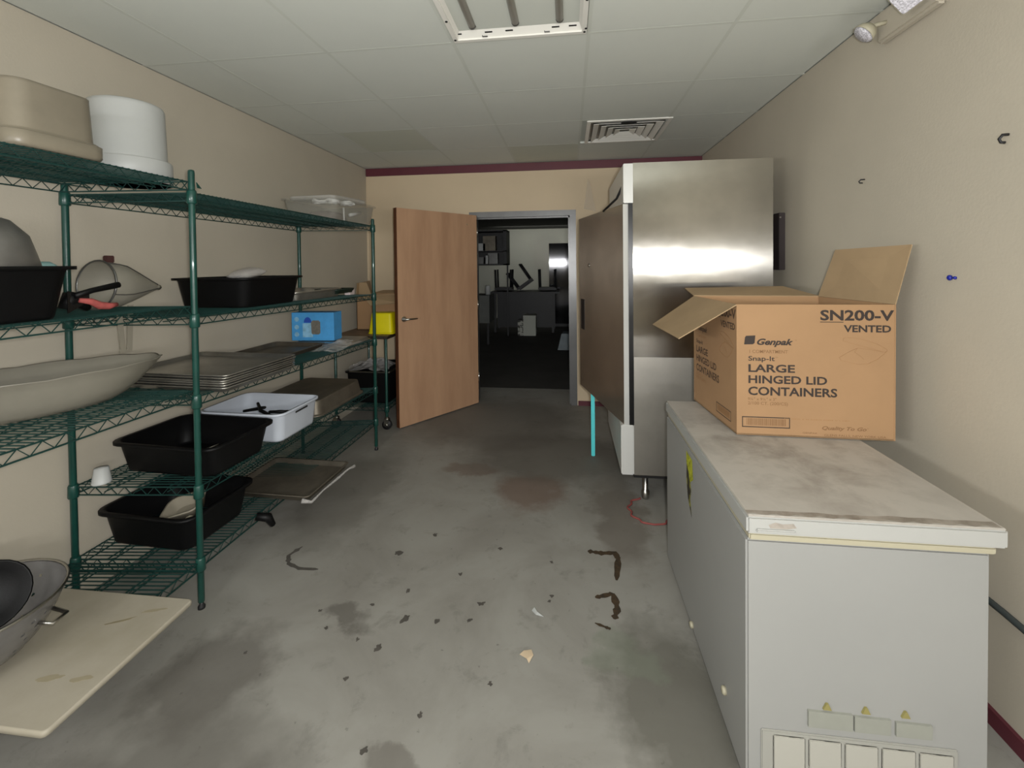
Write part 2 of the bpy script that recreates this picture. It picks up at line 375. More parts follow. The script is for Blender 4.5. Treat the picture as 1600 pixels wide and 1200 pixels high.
link('cabinet_body', body, M['steeldark'], fz)
link('header_panel', MB().box(.348, FYN-.002, 1.925, FXL+.006, FYR, FZ1-.003, .004), M['trimsteel'], fz)
link('base_panel', MB().box(.325, FYN-.002, .195, FXL, FYR, .515, .006), M['trimsteel'], fz, 'pale base panel under the door')
link('gasket', MB().box(.378, FYN+.004, .515, FXL+.002, FYN+.03, 1.925), M['blackg'], fz)
link('kick_rail', MB().box(FXL, FYN+.02, .172, FXR, FYR, .192), M['hole'], fz)
a0 = Vector((.345, FYN+.01, 0)); a1 = Vector((.093, 3.85, 0)); dd = (a1-a0).normalized(); nn = Vector((dd.y, -dd.x, 0))
def fq(s0, s1, t0, t1, z0, z1):
    a = [a0+dd*s0+nn*t0, a0+dd*s1+nn*t0, a0+dd*s1+nn*t1, a0+dd*s0+nn*t1]
    return [(p.x,p.y,z0) for p in a], [(p.x,p.y,z1) for p in a]
dl = (a1-a0).length
fd = link('fridge_door', MB().hexa(*fq(0, dl, 0, .012, .515, 1.92)).hexa(*fq(0, dl, .012, .04, .515, 1.92)), M['steeldark'], fz, 'dark brushed steel door facing the room')
link('door_end_cap', MB().hexa(*fq(-.003, 0, 0, .034, .515, 1.92)), M['trimsteel'], fd)
hb = MB().hexa(*fq(dl-.14, dl-.045, -.002, 0, 1.0, 1.25)); link('handle_recess', hb, M['rackdark'], fd)
lk = MB().lathe([(.014,0),(.014,.006),(.007,.008),(.0,.008)], a0+dd*(dl*.72)+Vector((0,0,1.53)), 12, axis=-nn); link('lock', lk, M['steel2'], fd)
link('hinge_arm', MB().tube([(.36, 3.0, 2.06), (.33, 3.12, 1.985), (.25, 3.25, 1.915)], .008, 6), M['rackdark'], fz)
for px_, py_ in ((.49, 3.0), (1.16, 3.0), (.49, 3.78), (1.16, 3.78)):
    link('leg', MB().lathe([(.02,0),(.026,.012),(.026,.05),(.017,.06),(.017,.172)], (px_, py_, 0), 14), M['steel2'], fz)

# dark louvred panel between the fridge and the right wall
dp = thing('wall_panel', 'narrow dark brown panel on the right wall behind the fridge', 'panel', (1.37, 3.3, 1.49))
link('panel_face', MB().box(1.352, 3.09, 1.49, 1.39, 3.5, 1.86, .003), mat('dark_panel_paint', (50, 42, 42), .7, var=.2, scale=6), dp)
link('screw_head', MB().lathe([(.006,0),(.005,.003)], (1.36, 3.092, 1.83), 8, axis=(0,-1,0)), M['steel2'], dp)

# ------------------------------------------------------------------ chest freezer
fr_ = thing('chest_freezer', 'long white chest freezer with a dirty lid, along the right wall', 'freezer', (.81, 1.85, 0))
fzn, fzf = 1.325, 2.39
link('cabinet', MB().box(.497, fzn+.012, .03, 1.118, fzf-.012, .758, .006), M['whitebody'], fr_)
link('gasket', MB().box(.503, fzn+.006, .758, 1.128, fzf-.006, .778, .004), M['cream'], fr_, 'cream rubber gasket under the lid')
lidm = dirty('dirty_lid_enamel', (172, 167, 159), (104, 97, 89), 5.5, .42, .80, .5, (1.2,1.2,1), center=(-.0, .0, .8), rad=(.42,.62,9))
link('lid', MB().box(.495, fzn, .778, 1.152, fzf, .829, .006), M['white'], fr_)
link('lid_top', MB().box(.499, fzn+.004, .826, 1.148, fzf-.004, .832, .002), lidm, fr_, 'lid top smeared with grey dirt')
dirt = MB(); pts = []
for k in range(41):
    x = .50 + .64*k/40; pts.append((x, fzn+.010+.004*math.sin(k*1.7), .8325))
for k in range(40, -1, -1):
    x = .50 + .64*k/40; pts.append((x, fzn+.028+.010*noise.noise((x*14, 3, 0)) + .008*k/40, .8325))
dirt.add(pts, [tuple(range(len(pts)))]); link('grime_streak', dirt, dirty('edge_grime', (150, 142, 132), (120, 112, 102), 12, .4, .6), fr_)
g2 = MB().add([(.556,fzn-.0006,.799),(.60,fzn-.0006,.798),(.626,fzn-.0006,.803),(.618,fzn-.0006,.815),(.59,fzn-.0006,.812),(.57,fzn-.0006,.816),(.552,fzn-.0006,.808)],[tuple(range(7))]); link('grime_streak', g2, mat('smudge', (160, 152, 142), .7, var=.2, scale=40), fr_)
link('latch', MB().box(.518, fzn-.008, .788, .622, fzn+.002, .797, .003), M['white'], fr_, 'white bar latch on the lid')
gr = MB().box(.535, fzn+.006, .02, 1.04, fzn+.014, .213, .003)
gp = link('control_panel', gr, mat('grey_grille_plastic', (150, 149, 142), .6), fr_)
link('label_strip', MB().box(.66, fzn+.005, .236, .775, fzn+.013, .282).box(.78, fzn+.005, .236, .872, fzn+.013, .279).box(.885, fzn+.005, .236, .975, fzn+.013, .275),
     mat('faded_label', (142, 143, 134), .6, var=.05, scale=20), fr_)
for k in range(5): link('grille_pane', MB().box(.566+.094*k, fzn+.003, .05, .652+.094*k, fzn+.012, .203-.001*k, .003), mat('pane_plastic', (166, 164, 155), .5) if k == 0 else bpy.data.materials['pane_plastic'], gp)
for x in (.71, .81, .91):
    link('warning_mark', MB().add([(x-.011, fzn+.0055, .289), (x+.011, fzn+.0055, .289), (x+.003, fzn+.0055, .306), (x-.003, fzn+.0055, .306), (x-.011, fzn+.0115, .289), (x+.011, fzn+.0115, .289), (x+.003, fzn+.0115, .306), (x-.003, fzn+.0115, .306)],
        [(0,1,2,3),(4,7,6,5),(0,4,5,1),(1,5,6,2),(2,6,7,3),(3,7,4,0)]), mat('olive_mark', (136, 128, 78), .6) if x == .71 else bpy.data.materials['olive_mark'], fr_)
en = MB().add([(.4965, 1.99, .738), (.4965, 1.90, .735), (.4965, 1.885, .66), (.4965, 1.93, .63), (.4965, 1.99, .69)], [(0,1,2,3,4)])
lb = link('energy_label', en, M['yellowp'], fr_, 'torn yellow label on the aisle side')
link('torn_corner', MB().add([(.4963, 1.985, .685), (.4963, 1.93, .635), (.4963, 1.915, .60), (.4963, 1.93, .56), (.4963, 1.905, .49), (.4963, 1.965, .545), (.4963, 1.99, .62)], [(0,1,2,3,4,5,6)]),
     dirty('charred_label', (40, 36, 34), (150, 148, 60), 24, .5, .62), lb)
for y, z in ((1.90, .05), (1.51, .15)):
    link('knob', MB().lathe([(.013,0),(.013,.008),(.009,.012),(0,.012)], (.497, y, z), 12, axis=(-1,0,0)), M['cream'], fr_)
for x in (.53, 1.08):
    for y in (1.38, 2.33): link('foot', MB().lathe([(.02,0),(.02,.03)], (x, y, 0), 10), M['rackdark'], fr_)

# ------------------------------------------------------------------ the carton on the freezer
txt_cache = {}
def text_mb(s, bold=0, shear=0, font_scale=1):
    cu = bpy.data.curves.new('t', 'FONT'); cu.body = s; cu.size = 1; cu.offset = bold; cu.shear = shear; cu.resolution_u = 3
    o = bpy.data.objects.new('t', cu); C.objects.link(o); dg = bpy.context.evaluated_depsgraph_get()
    me = bpy.data.meshes.new_from_object(o.evaluated_get(dg))
    vs = [v.co[:] for v in me.vertices]; fs = [tuple(p.vertices) for p in me.polygons]
    bpy.data.objects.remove(o); bpy.data.curves.remove(cu); bpy.data.meshes.remove(me); return vs, fs
class Face:       # lettering laid on a flat face: a in 0..W, h in 0..H (pixel frame X0..X1, Y0 top..Y1 bottom)
    def __init__(s, NL, NR, BH, out, X0=30, X1=1460, Y0=35, Y1=1190):
        s.o = Vector(NL); s.u = Vector(NR)-s.o; s.h = Vector((0,0,BH)); s.n = Vector(out).normalized(); s.X0, s.X1, s.Y0, s.Y1 = X0, X1, Y0, Y1
    def p(s, x, y, e=.0006): return s.o + s.u*((x-s.X0)/(s.X1-s.X0)) + s.h*((s.Y1-y)/(s.Y1-s.Y0)) + s.n*e
    def text(s, mb, t, x0, x1, yb, yt, bold=.02, shear=0, ref='H'):
        if isinstance(mb, tuple):
            return
        vs, fs = text_mb(t, bold, shear); ys = [v[1] for v in text_mb(ref, bold)[0]]; top = max(ys)
        xa = min(v[0] for v in vs); xb = max(v[0] for v in vs)
        mb.add([s.p(x0+(v[0]-xa)/(xb-xa)*(x1-x0), yb-(v[1]/top)*(yb-yt)) for v in vs], fs)
    def quad(s, mb, x0, y0, x1, y1, e=.0006): mb.add([s.p(x0,y1,e), s.p(x1,y1,e), s.p(x1,y0,e), s.p(x0,y0,e)], [(0,1,2,3)])
    def line(s, mb, pts, wd=3, closed=False):
        q = [s.p(*p) for p in pts]; mb.tube(q, wd*.00019, 4, closed)
bx = thing('cardboard_carton', 'large open cardboard carton printed SN200-V, standing on the chest freezer', 'box', (.95, 2.15, .835))
NL, NR, FL, FR = Vector((.683,1.935,.836)), Vector((1.27,1.922,.836)), Vector((.64,2.405,.836)), Vector((1.215,2.36,.836)); BH = .537
up = Vector((0,0,BH)); UZ = Vector((0,0,1))
def panel(a, b, t=.005): return MB().slab([a, b, b+up, a+up], t)
tk = .006
fp = link('front_panel', MB().slab([NL, NR, NR+up, NL+up], tk), M['card'], bx)
sp = link('side_panel', MB().slab([FL, NL, NL+up, FL+up], tk), M['card'], bx)
link('side_panel', MB().slab([NR, FR, FR+up, NR+up], tk), M['card'], bx)
link('back_panel', MB().slab([FR, FL, FL+up, FR+up], tk), M['card'], bx)
link('bottom_panel', MB().slab([NL+UZ*.006, NR+UZ*.006, FR+UZ*.006, FL+UZ*.006], .005), M['cardin'], bx)
def flap(pts, t=.004): return link('flap', MB().slab([Vector(p) for p in pts], t), M['cardin'], bx)
flap([NL+up, FL+up, (.425, 2.36, 1.232), (.447, 1.91, 1.235)])
flap([FR+up, FL+up, (.645, 2.60, 1.400), (1.15, 2.585, 1.409)])
flap([NR+up, FR+up, (1.265, 2.31, 1.598), (1.333, 1.93, 1.607)])
flap([NL+up+Vector((.02,.008,-.004)), NR+up+Vector((-.02,.008,-.004)), NR+up+Vector((-.03,.06,-.22)), NL+up+Vector((.03,.06,-.22))])
F = Face(NL, NR, BH, (NR-NL).cross(UZ))
ink = MB(); fa = MB(); pale = MB()
def art(F, ink, fa, pale, side=False):
    F.text(ink, 'SN200-V', 797, 1443, 168, 82, .03); F.quad(ink, 795, 182, 1003, 188); F.text(ink, 'VENTED', 1005, 1418, 268, 210, .03)
    lg = [(118,312),(205,308),(198,375),(182,386),(100,388),(108,325)]; ink.add([F.p(*q) for q in reversed(lg)], [tuple(range(len(lg)))])
    F.text(ink, 'Genpak', 220, 555, 388, 335, .035, .35); F.text(fa, 'o', 570, 586, 350, 338, 0)
    F.text(fa, '1 COMPARTMENT', 150, 505, 462, 434, .01); F.text(ink, 'Snap-It', 140, 385, 530, 490, .015); F.text(fa, 'TM', 388, 412, 505, 494, 0)
    F.text(ink, 'LARGE', 140, 570, 628, 562, .026); F.text(ink, 'HINGED LID', 140, 860, 727, 660, .026); F.text(ink, 'CONTAINERS', 138, 950, 832, 760, .026)
    F.text(fa, '9\u00bc" x 9\u00bc" x 3"', 135, 400, 880, 856, .01); F.text(fa, '2/100 CT. (200/CS)', 135, 505, 918, 892, .01)
    bxo = 0 if not side else 780
    for q in ((80,1025,525,1033),(80,1112,525,1120),(80,1025,88,1120),(517,1025,525,1120)): F.quad(ink, q[0]+bxo, q[1], q[2]+bxo, q[3])
    rnd = random.Random(4); x = 122
    while x < 480:
        ww = rnd.choice((3,3,5,8)); F.quad(fa, x+bxo, 1040, x+ww+bxo, 1100); x += ww + rnd.choice((3,4,6))
    if not side:
        x = 470
        while x < 1060: ww = rnd.choice((6,9,14)); F.quad(pale, x, 1030, x+ww, 1038); x += ww+6+(14 if rnd.random() < .15 else 0)
        F.text(fa, 'Quality To Go', 815, 1210, 1116, 1086, .03, .3); F.text(fa, 'o', 1214, 1226, 1096, 1087, 0)
        F.text(fa, 'GENPAK', 640, 775, 1158, 1144, .01); F.text(fa, 'GLENS FALLS, NEW YORK USA', 835, 1380, 1172, 1154, .01)
    F.line(pale, [(1005,320),(1080,318),(1160,330),(1290,365),(1378,410),(1385,425),(1370,438),(1240,408),(1100,372),(1000,345)], 3, True)
    F.line(pale, [(965,490),(1050,440),(1130,405),(1250,420),(1375,438),(1300,500),(1215,540),(1130,545),(985,515)], 3, True)
    F.line(pale, [(1130,405),(1100,440),(1150,470),(1180,500)], 2)
art(F, ink, fa, pale)
for q in (link('print', ink, M['ink'], fp), link('fine_print', fa, M['inkf'], fp), link('line_drawing', pale, M['inkf2'], fp)): q['kind'] = 'stuff'
F2 = Face(FL, NL, BH, (NL-FL).cross(UZ)); ink = MB(); fa = MB(); pale = MB(); art(F2, ink, fa, pale, True)
for a_ in (ink, fa, pale): a_.v = [v for v in a_.v]
for q in (link('print', ink, M['inkside'], sp), link('fine_print', fa, M['inkf2'], sp), link('line_drawing', pale, M['inkf2'], sp)): q['kind'] = 'stuff'

# ------------------------------------------------------------------ right wall fittings
em = thing('emergency_light', 'twin-head emergency light fixed high on the right wall', 'light', (1.39, 1.95, 2.48))
link('housing', MB().box(1.35, 1.84, 2.49, 1.389, 2.17, 2.62, .01), M['wall'], em)
hx = Vector((-.62,.15,-.6)).normalized(); hc = Vector((1.295,2.12,2.545))
h1 = link('lamp_head', MB().lathe([(.0,-.01),(.026,-.004),(.04,.014),(.046,.036)], hc, 20, axis=hx), M['cream'], em); link('lens', MB().lathe([(.044,.0),(.034,.008),(.0,.012)], hc+hx*.036, 20, axis=hx), M['lens'], h1)
ax = Vector((-.5,-.55,-.6)).normalized(); Q = Vector((0,0,1)).rotation_difference(ax).to_matrix().to_4x4()
TM = Matrix.Translation((1.29, 1.89, 2.555)) @ Q @ Matrix.Rotation(1.3, 4, 'Z')
h2 = link('lamp_head', MB().loft([rr(.04,.04,.008,0), rr(.085,.085,.01,.02), rr(.09,.09,.01,.04)], M=TM), M['cream'], em)
link('lens', MB().loft([rr(.088,.088,.01,.04), rr(.08,.08,.01,.05)], M=TM), M['lens'], h2)
link('swivel_arm', MB().tube([(1.355,2.11,2.56),(1.30,2.118,2.55)], .009, 8), M['cream'], em)
link('swivel_arm', MB().tube([(1.355,1.90,2.57),(1.295,1.893,2.56)], .009, 8), M['cream'], em)
def hook(y, z, lab, m='rackdark', s=1):
    solo('wall_hook', MB().tube([(1.389,y,z+.014*s),(1.372,y,z+.013*s),(1.366,y+.004,z),(1.370,y+.003,z-.012*s),(1.380,y,z-.014*s)], .0052*s, 6), M[m], lab, 'hook')
hook(1.615, 1.93, 'dark metal hook high on the right wall, nearest the picture edge', s=.9)
hook(2.31, 1.92, 'small dark hook on the right wall above the carton', s=.6)
bp_ = thing('wall_anchor', 'small blue plastic screw anchor in the right wall beside the carton flap', 'anchor', (1.385, 1.81, 1.48))
link('anchor_head', MB().lathe([(.010,0),(.010,.006),(.005,.010)], (1.389,1.828,1.481), 8, axis=(-1,0,0)), M['bluepin'], bp_)
link('anchor_tip', MB().lathe([(.006,0),(.006,.005),(.003,.008)], (1.389,1.806,1.481), 8, axis=(-1,0,0)), M['bluepin'], bp_)
solo('power_cord', MB().tube([(1.378,1.9,.415),(1.378,1.6,.412),(1.378,1.45,.405),(1.378,1.2,.40),(1.378,.4,.39),(1.378,.1,.33),(1.378,0,.03)], .011, 8), mat('grey_black_cord', (60, 66, 66), .5), 'dark grey cable run along the right wall behind the freezer', 'cable')

# ------------------------------------------------------------------ ceiling fittings
li = thing('ceiling_light', 'open fluorescent ceiling fixture with three unlit tubes', 'light', (-.226, 1.53, ZC))
x0, x1, y0, y1 = LX0+.012, LX1-.012, LY0+.012, LY1-.012
fm = MB()
fm.box(x0, y0+.022, ZC-.006, x0+.022, y1-.022, ZC+.004).box(x1-.022, y0+.022, ZC-.006, x1, y1-.022, ZC+.004).box(x0, y0, ZC-.006, x1, y0+.022, ZC+.004).box(x0, y1-.022, ZC-.006, x1, y1, ZC+.004)
link('frame', fm, M['fix'], li)
ho = MB()
ho.slab([(x0+.02,y0,ZC),(x0+.02,y1,ZC),(x0+.09,y1,ZC+.09),(x0+.09,y0,ZC+.09)], .002)
ho.slab([(x1-.02,y1,ZC),(x1-.02,y0,ZC),(x1-.09,y0,ZC+.09),(x1-.09,y1,ZC+.09)], .002)
ho.box(x0+.09, y0, ZC+.09, x1-.09, y1, ZC+.094)
link('reflector', ho, M['fix'], li)
link('end_plate', MB().slab([(x0+.02,y1-.02,ZC),(x1-.02,y1-.02,ZC),(x1-.085,y1-.21,ZC+.09),(x0+.085,y1-.21,ZC+.09)], .002), M['fix'], li)
link('end_plate', MB().slab([(x1-.02,y0+.02,ZC),(x0+.02,y0+.02,ZC),(x0+.085,y0+.11,ZC+.09),(x1-.085,y0+.11,ZC+.09)], .002), M['fix'], li)
link('ballast_cover', MB().slab([(-.335,y0+.1,ZC+.088),(-.335,y1-.24,ZC+.088),(-.30,y1-.22,ZC+.03),(-.30,y0+.1,ZC+.03)], .002).slab([(-.30,y0+.1,ZC+.03),(-.30,y1-.22,ZC+.03),(-.19,y1-.22,ZC+.03),(-.19,y0+.1,ZC+.03)], .002), M['fix'], li)
for x in (-.44, -.235, -.03):
    t = link('fluorescent_tube', MB().tube([(x, y0+.09, ZC+.024), (x, y1-.10, ZC+.024)], .018, 12), M['tubeglass'], li)
    link('end_cap', MB().tube([(x, y1-.101, ZC+.024), (x, y1-.088, ZC+.024)], .0185, 12), M['pot'], t)
for x, y in ((-.52, .02), (-.37, .02), (-.27, .02), (-.05, .02), (0.03, .02)):
    link('slot', MB().box(x-.018, y1-.052, ZC+.010, x+.018, y1-.045, ZC+.0135), M['hole'], li)
for x in (-.39, -.09): link('clip', MB().box(x-.012, y1-.03, ZC-.001, x+.012, y1-.027, ZC+.008).box(x-.014, y1-.034, ZC+.0, x-.011, y1-.026, ZC+.012), M['pot'], li)
for x, y in ((x0+.01, y1-.03), (x0+.012, y1-.2), (x1-.01, y1-.02), (x1-.004, y1-.05), (x1-.008, y1-.28)): link('rivet', MB().lathe([(.006,-.009),(.006,0)], (x, y, ZC), 8), M['hole'], li)

ve = thing('ceiling_vent', 'square white ceiling air diffuser near the back wall', 'vent', (.48, 3.87, ZC))
vx0, vx1, vy0, vy1 = .155, .80, 3.55, 4.19
link('frame', MB().box(vx0, vy0, ZC-.006, vx1, vy0+.03, ZC+.004).box(vx0, vy1-.03, ZC-.006, vx1, vy1, ZC+.004).box(vx0, vy0+.03, ZC-.006, vx0+.03, vy1-.03, ZC+.004).box(vx1-.03, vy0+.03, ZC-.006, vx1, vy1-.03, ZC+.004), M['fix'], ve)
cx_, cy_ = (vx0+vx1)/2, (vy0+vy1)/2
link('backing', MB().box(vx0+.01, vy0+.01, ZC+.012, vx1-.01, vy1-.01, ZC+.016), M['pot'], ve)
for k, s in enumerate((.27, .205, .145, .085)):
    lo = MB(); i = s-.045
    A = [(cx_-s,cy_-s,ZC-.012+.002*k),(cx_+s,cy_-s,ZC-.012+.002*k),(cx_+s,cy_+s,ZC-.012+.002*k),(cx_-s,cy_+s,ZC-.012+.002*k)]
    B = [(cx_-i,cy_-i,ZC+.010),(cx_+i,cy_-i,ZC+.010),(cx_+i,cy_+i,ZC+.010),(cx_-i,cy_+i,ZC+.010)]
    for q in range(4): lo.slab([A[q], A[(q+1)%4], B[(q+1)%4], B[q]], .002)
    link('louvre', lo, M['fix'], ve)
link('damper_disc', MB().lathe([(.0,0),(.06,.0),(.06,.004)], (cx_+.0, vy0+.045, ZC-.014), 20, squash=.5), M['hole'], ve, 'black round disc at the vent front edge')

# ------------------------------------------------------------------ green wire shelving
def Lp(a, b, t): return Vector(a)*(1-t)+Vector(b)*t
def wire_shelf(parent, P, zt, tiltx=None, label=None, collars=(0,1,2,3)):
    # P: near front, far front, far rear, near rear (xy); zt: z of top at near end and far end
    nf, ff, fr2, nr = [Vector((p[0], p[1], zt[0] if i in (0,3) else zt[1])) for i, p in enumerate(P)]
    dz = Vector((0,0,.036)); m = MB()
    def truss(a, b, seg):
        m.tube([a, b], .0035, 4); m.tube([a-dz, b-dz], .0035, 4)
        n = max(2, int((b-a).length/seg)); zz = []
        for k in range(n+1):
            p = a.lerp(b, k/n); zz.append(p - (dz if k % 2 else dz*0))
        m.tube(zz, .0022, 4)
    truss(nf, ff, .033); truss(nr, fr2, .033); truss(nf, nr, .033); truss(ff, fr2, .033)
    sh = link('shelf', m, M['greenw'], parent, label)
    w_ = MB(); L_ = (ff-nf).length; n = int(L_/.0235)
    for k in range(1, n):
        a = nf.lerp(ff, k/n); b = nr.lerp(fr2, k/n); w_.tube([a+UZ*.003, b+UZ*.003], .0026, 4, caps=False)
    for t in (.25, .5, .75):
        a = nf.lerp(nr, t); b = ff.lerp(fr2, t); w_.tube([a-UZ*.002, b-UZ*.002], .0028, 4); w_.tube([a-UZ*.022, b-UZ*.022], .0028, 4)
        nn_ = int(L_/.045); w_.tube([a.lerp(b, k/nn_)-UZ*(.022 if k % 2 else .002) for k in range(nn_+1)], .002, 4)
    dk = link('wire_deck', w_, M['greenw'], sh); dk['kind'] = 'stuff'
    for p in [(nf, ff, fr2, nr)[q] for q in collars]: link('collar', MB().lathe([(.0175,-.05),(.021,-.045),(.0195,.006),(.0165,.012)], p, 14), M['green'], sh)
    return sh
def post(parent, x, y, z1, r=.0135, foot=True):
    m = MB().lathe([(r*.9,.03),(r,.032),(r,z1-.012),(r*.9,z1-.003),(r*.4,z1)], (x, y, 0), 14)
    p = link('post', m, M['green'], parent)
    if foot: link('foot', MB().lathe([(r*1.15,0),(r*1.15,.01),(r*.7,.02),(r*.7,.032)], (x, y, 0), 12), M['rackdark'], p)
    return p
NFp, FFp, FRp, NRp = (-1.668,1.815), (-1.612,3.56), (-2.195,3.44), (-2.245,1.755)
un = thing('shelving_unit', 'long green wire shelving unit along the left wall, nearer the doorway', 'shelf', (-1.93, 2.67, 0), 'green wire shelving units')
P4 = (NFp, FFp, FRp, NRp)
for p in P4: post(un, p[0], p[1], 1.985 if p in (NFp,) else 1.935)
for z in ((1.882,1.874), (1.328,1.304), (.964,.926), (.555,.522), (.222,.252)): wire_shelf(un, P4, z)
hkm = MB().add([(-1.652,1.822,1.93),(-1.652,1.85,1.905),(-1.652,1.828,1.905),(-1.648,1.822,1.93),(-1.648,1.85,1.905),(-1.648,1.828,1.905)], [(0,1,2),(3,5,4),(0,3,4,1),(1,4,5,2),(2,5,3,0)])
link('split_clip', hkm, M['green'], un)
un2 = thing('shelving_unit', 'green wire shelving unit at the left edge of the photo, joined to the longer one', 'shelf', (-1.95, .9, 0), 'green wire shelving units')
P5 = ((-1.70,.09), (NFp[0],NFp[1]-.02), (NRp[0],NRp[1]-.02), (-2.275,.06))
for p in (P5[0], P5[3]): post(un2, p[0], p[1], 1.985)
for z in ((1.93,1.928), (1.38,1.375), (1.0,.998), (.22,.215)): wire_shelf(un2, P5, z, collars=(0,3))

# ------------------------------------------------------------------ tubs, bins and pans
def tub(mb, cx, cy, z0, wx, wy, hh, taper=.03, rim=.022, r=.04, wall=.004, ang=0, flip=False):
    R_ = [rr(wx-2*taper, wy-2*taper, r, 0), rr(wx-1.6*taper, wy-1.6*taper, r+.006, .012), rr(wx-.2*taper, wy-.2*taper, r+.01, hh-.02),
          rr(wx, wy, r+.01, hh-.012), rr(wx+2*rim, wy+2*rim, r+.02, hh-.012), rr(wx+2*rim, wy+2*rim, r+.02, hh), rr(wx-wall, wy-wall, r+.01, hh),
          rr(wx-1.6*taper-2*wall, wy-1.6*taper-2*wall, r+.004, .016), rr(wx-2*taper-2*wall, wy-2*taper-2*wall, r, wall)]
    T_ = Matrix.Translation((cx, cy, z0)) @ Matrix.Rotation(ang, 4, 'Z')
    if flip: T_ = Matrix.Translation((cx, cy, z0+hh)) @ Matrix.Rotation(ang, 4, 'Z') @ Matrix.Rotation(PI, 4, 'X')
    return mb.loft(R_, M=T_)
def sheet(mb, cx, cy, z0, wx, wy, hh=.025, ang=0, flip=False, tilt=0): 
    R_ = [rr(wx-.02, wy-.02, .02, 0), rr(wx-.008, wy-.008, .022, hh-.003), rr(wx+.010, wy+.010, .026, hh-.004), rr(wx+.012, wy+.012, .026, hh), rr(wx-.010, wy-.010, .022, hh), rr(wx-.024, wy-.024, .02, .002)]
    T_ = Matrix.Translation((cx, cy, z0)) @ Matrix.Rotation(ang, 4, 'Z') @ Matrix.Rotation(tilt, 4, 'X')
    if flip: T_ = Matrix.Translation((cx, cy, z0+hh)) @ Matrix.Rotation(ang, 4, 'Z') @ Matrix.Rotation(PI, 4, 'X')
    return mb.loft(R_, M=T_)
SA = -.032      # heading of the shelf unit

# top tier
ba = thing('storage_bin', 'cloudy plastic storage bin upside down on the top shelf at the left edge', 'bin', (-1.95, 1.30, 1.936))
link('bin_body', tub(MB(), -1.955, 1.335, 1.985, .50, .27, .175, .01, .012, .05, ang=SA, flip=True), M['bin'], ba)
link('lid', MB().loft([rr(.54,.28,.05,0), rr(.55,.29,.05,.01), rr(.55,.29,.05,.05), rr(.52,.27,.05,.056)], M=Matrix.Translation((-1.95,1.325,1.936)) @ Matrix.Rotation(SA,4,'Z')), M['bin'], ba)
bu = thing('bucket', 'white round bucket standing upside down on the top shelf', 'bucket', (-1.99, 1.80, 1.934))
link('bucket_body', MB().lathe([(.16,.0),(.16,.055),(.15,.07),(.147,.075),(.139,.335),(.134,.35),(.12,.357),(.0,.359)], (-1.985,1.815,1.934), 36), M['plasticw'], bu)
link('rim_band', MB().lathe([(.165,0),(.165,.095),(.16,.102),(.148,.104)], (-1.985,1.815,1.934), 36), M['plasticw'], bu)
cb = thing('clear_food_bin', 'clear plastic bin full of white utensils on the far end of the top shelf', 'bin', (-1.89, 3.25, 1.882))
link('bin_body', tub(MB(), -1.885, 3.41, 1.882, .44, .64, .17, .03, .016, .04, ang=SA), M['clear'], cb)
link('lid', MB().loft([rr(.36,.5,.04,0), rr(.38,.52,.04,.006), rr(.38,.52,.04,.03), rr(.34,.48,.04,.036)], M=Matrix.Translation((-1.92,3.44,2.062)) @ Matrix.Rotation(SA,4,'Z') @ Matrix.Rotation(.05,4,'X')), mat('cloudy_lid', (206, 204, 198), .25, alpha=.55), cb, 'loose clear lid lying on top')
def squiggle(cx, cy, cz, s, seed):
    rn = random.Random(seed); m = MB(); pts = []
    for k in range(16): a = k*.85; pts.append((cx+s*math.cos(a)*(1+.4*rn.random()), cy+s*math.sin(a)*(1+.4*rn.random()), cz+s*.5*rn.random()))
    return m.tube(pts, s*.22, 6)
for k, (x, y, z) in enumerate(((-1.86, 3.19, 2.025), (-1.77, 3.22, 2.03), (-1.73, 3.36, 2.03))):
    solo('utensil_bundle', squiggle(x, y, z, .04, k), M['brightw'], ('white plastic bundle at the near end of the clear bin', 'white plastic bundle in the middle of the clear bin', 'white plastic bundle above the upright spoon in the clear bin')[k], 'utensils', 'white bundles in the clear bin')
solo('plastic_spoon', MB().tube([(-1.725,3.30,1.89),(-1.735,3.31,2.0)], [.006,.008], 6), M['brightw'], 'white plastic spoon handle upright in the clear bin', 'spoon')
solo('plastic_spatula', MB().tube([(-1.72,3.38,1.95),(-1.73,3.6,1.99)], [.014,.01], 6), M['brightw'], 'long white utensil lying across the clear bin', 'utensil')
solo('brown_packet', MB().loft([rr(.2,.26,.05,0), rr(.23,.3,.08,.03), rr(.2,.25,.07,.07), rr(.08,.1,.03,.085)], M=Matrix.Translation((-1.86,3.30,1.888))), mat('grey_brown_packet', (120, 104, 98), .6, var=.3, scale=20), 'grey-brown packet lying inside the clear bin', 'packet')

# second tier
kt = thing('black_bus_tub', 'large black plastic tub on the second shelf at the left edge, filled with cookware', 'tub', (-1.86, 1.19, 1.385))
link('tub_body', tub(MB(), -1.91, 1.065, 1.3835, .49, .54, .175, .03, .02, .05, ang=SA), M['black'], kt)
k2 = thing('black_bus_tub', 'black plastic tub with a glossy end on the second shelf, behind the green post', 'tub', (-1.9, 2.2, 1.33))
link('tub_body', tub(MB(), -1.925, 2.44, 1.325, .45, .50, .165, .03, .02, .05, ang=SA), M['black'], k2)
bo = thing('mixing_bowl', 'steel mixing bowl tipped up in the black tub at the left edge', 'bowl', (-1.9, 1.1, 1.55))
link('bowl_body', MB().lathe([(.0,.195),(.07,.19),(.13,.165),(.17,.115),(.186,.05),(.196,.004),(.19,0),(.18,.05),(.163,.11),(.12,.158),(.06,.182),(0,.187)], (-1.88,1.15,1.54), 40, axis=(.12,-.12,1)), mat('satin_steel', (150, 148, 144), .42, .75, var=.2, scale=5), bo)
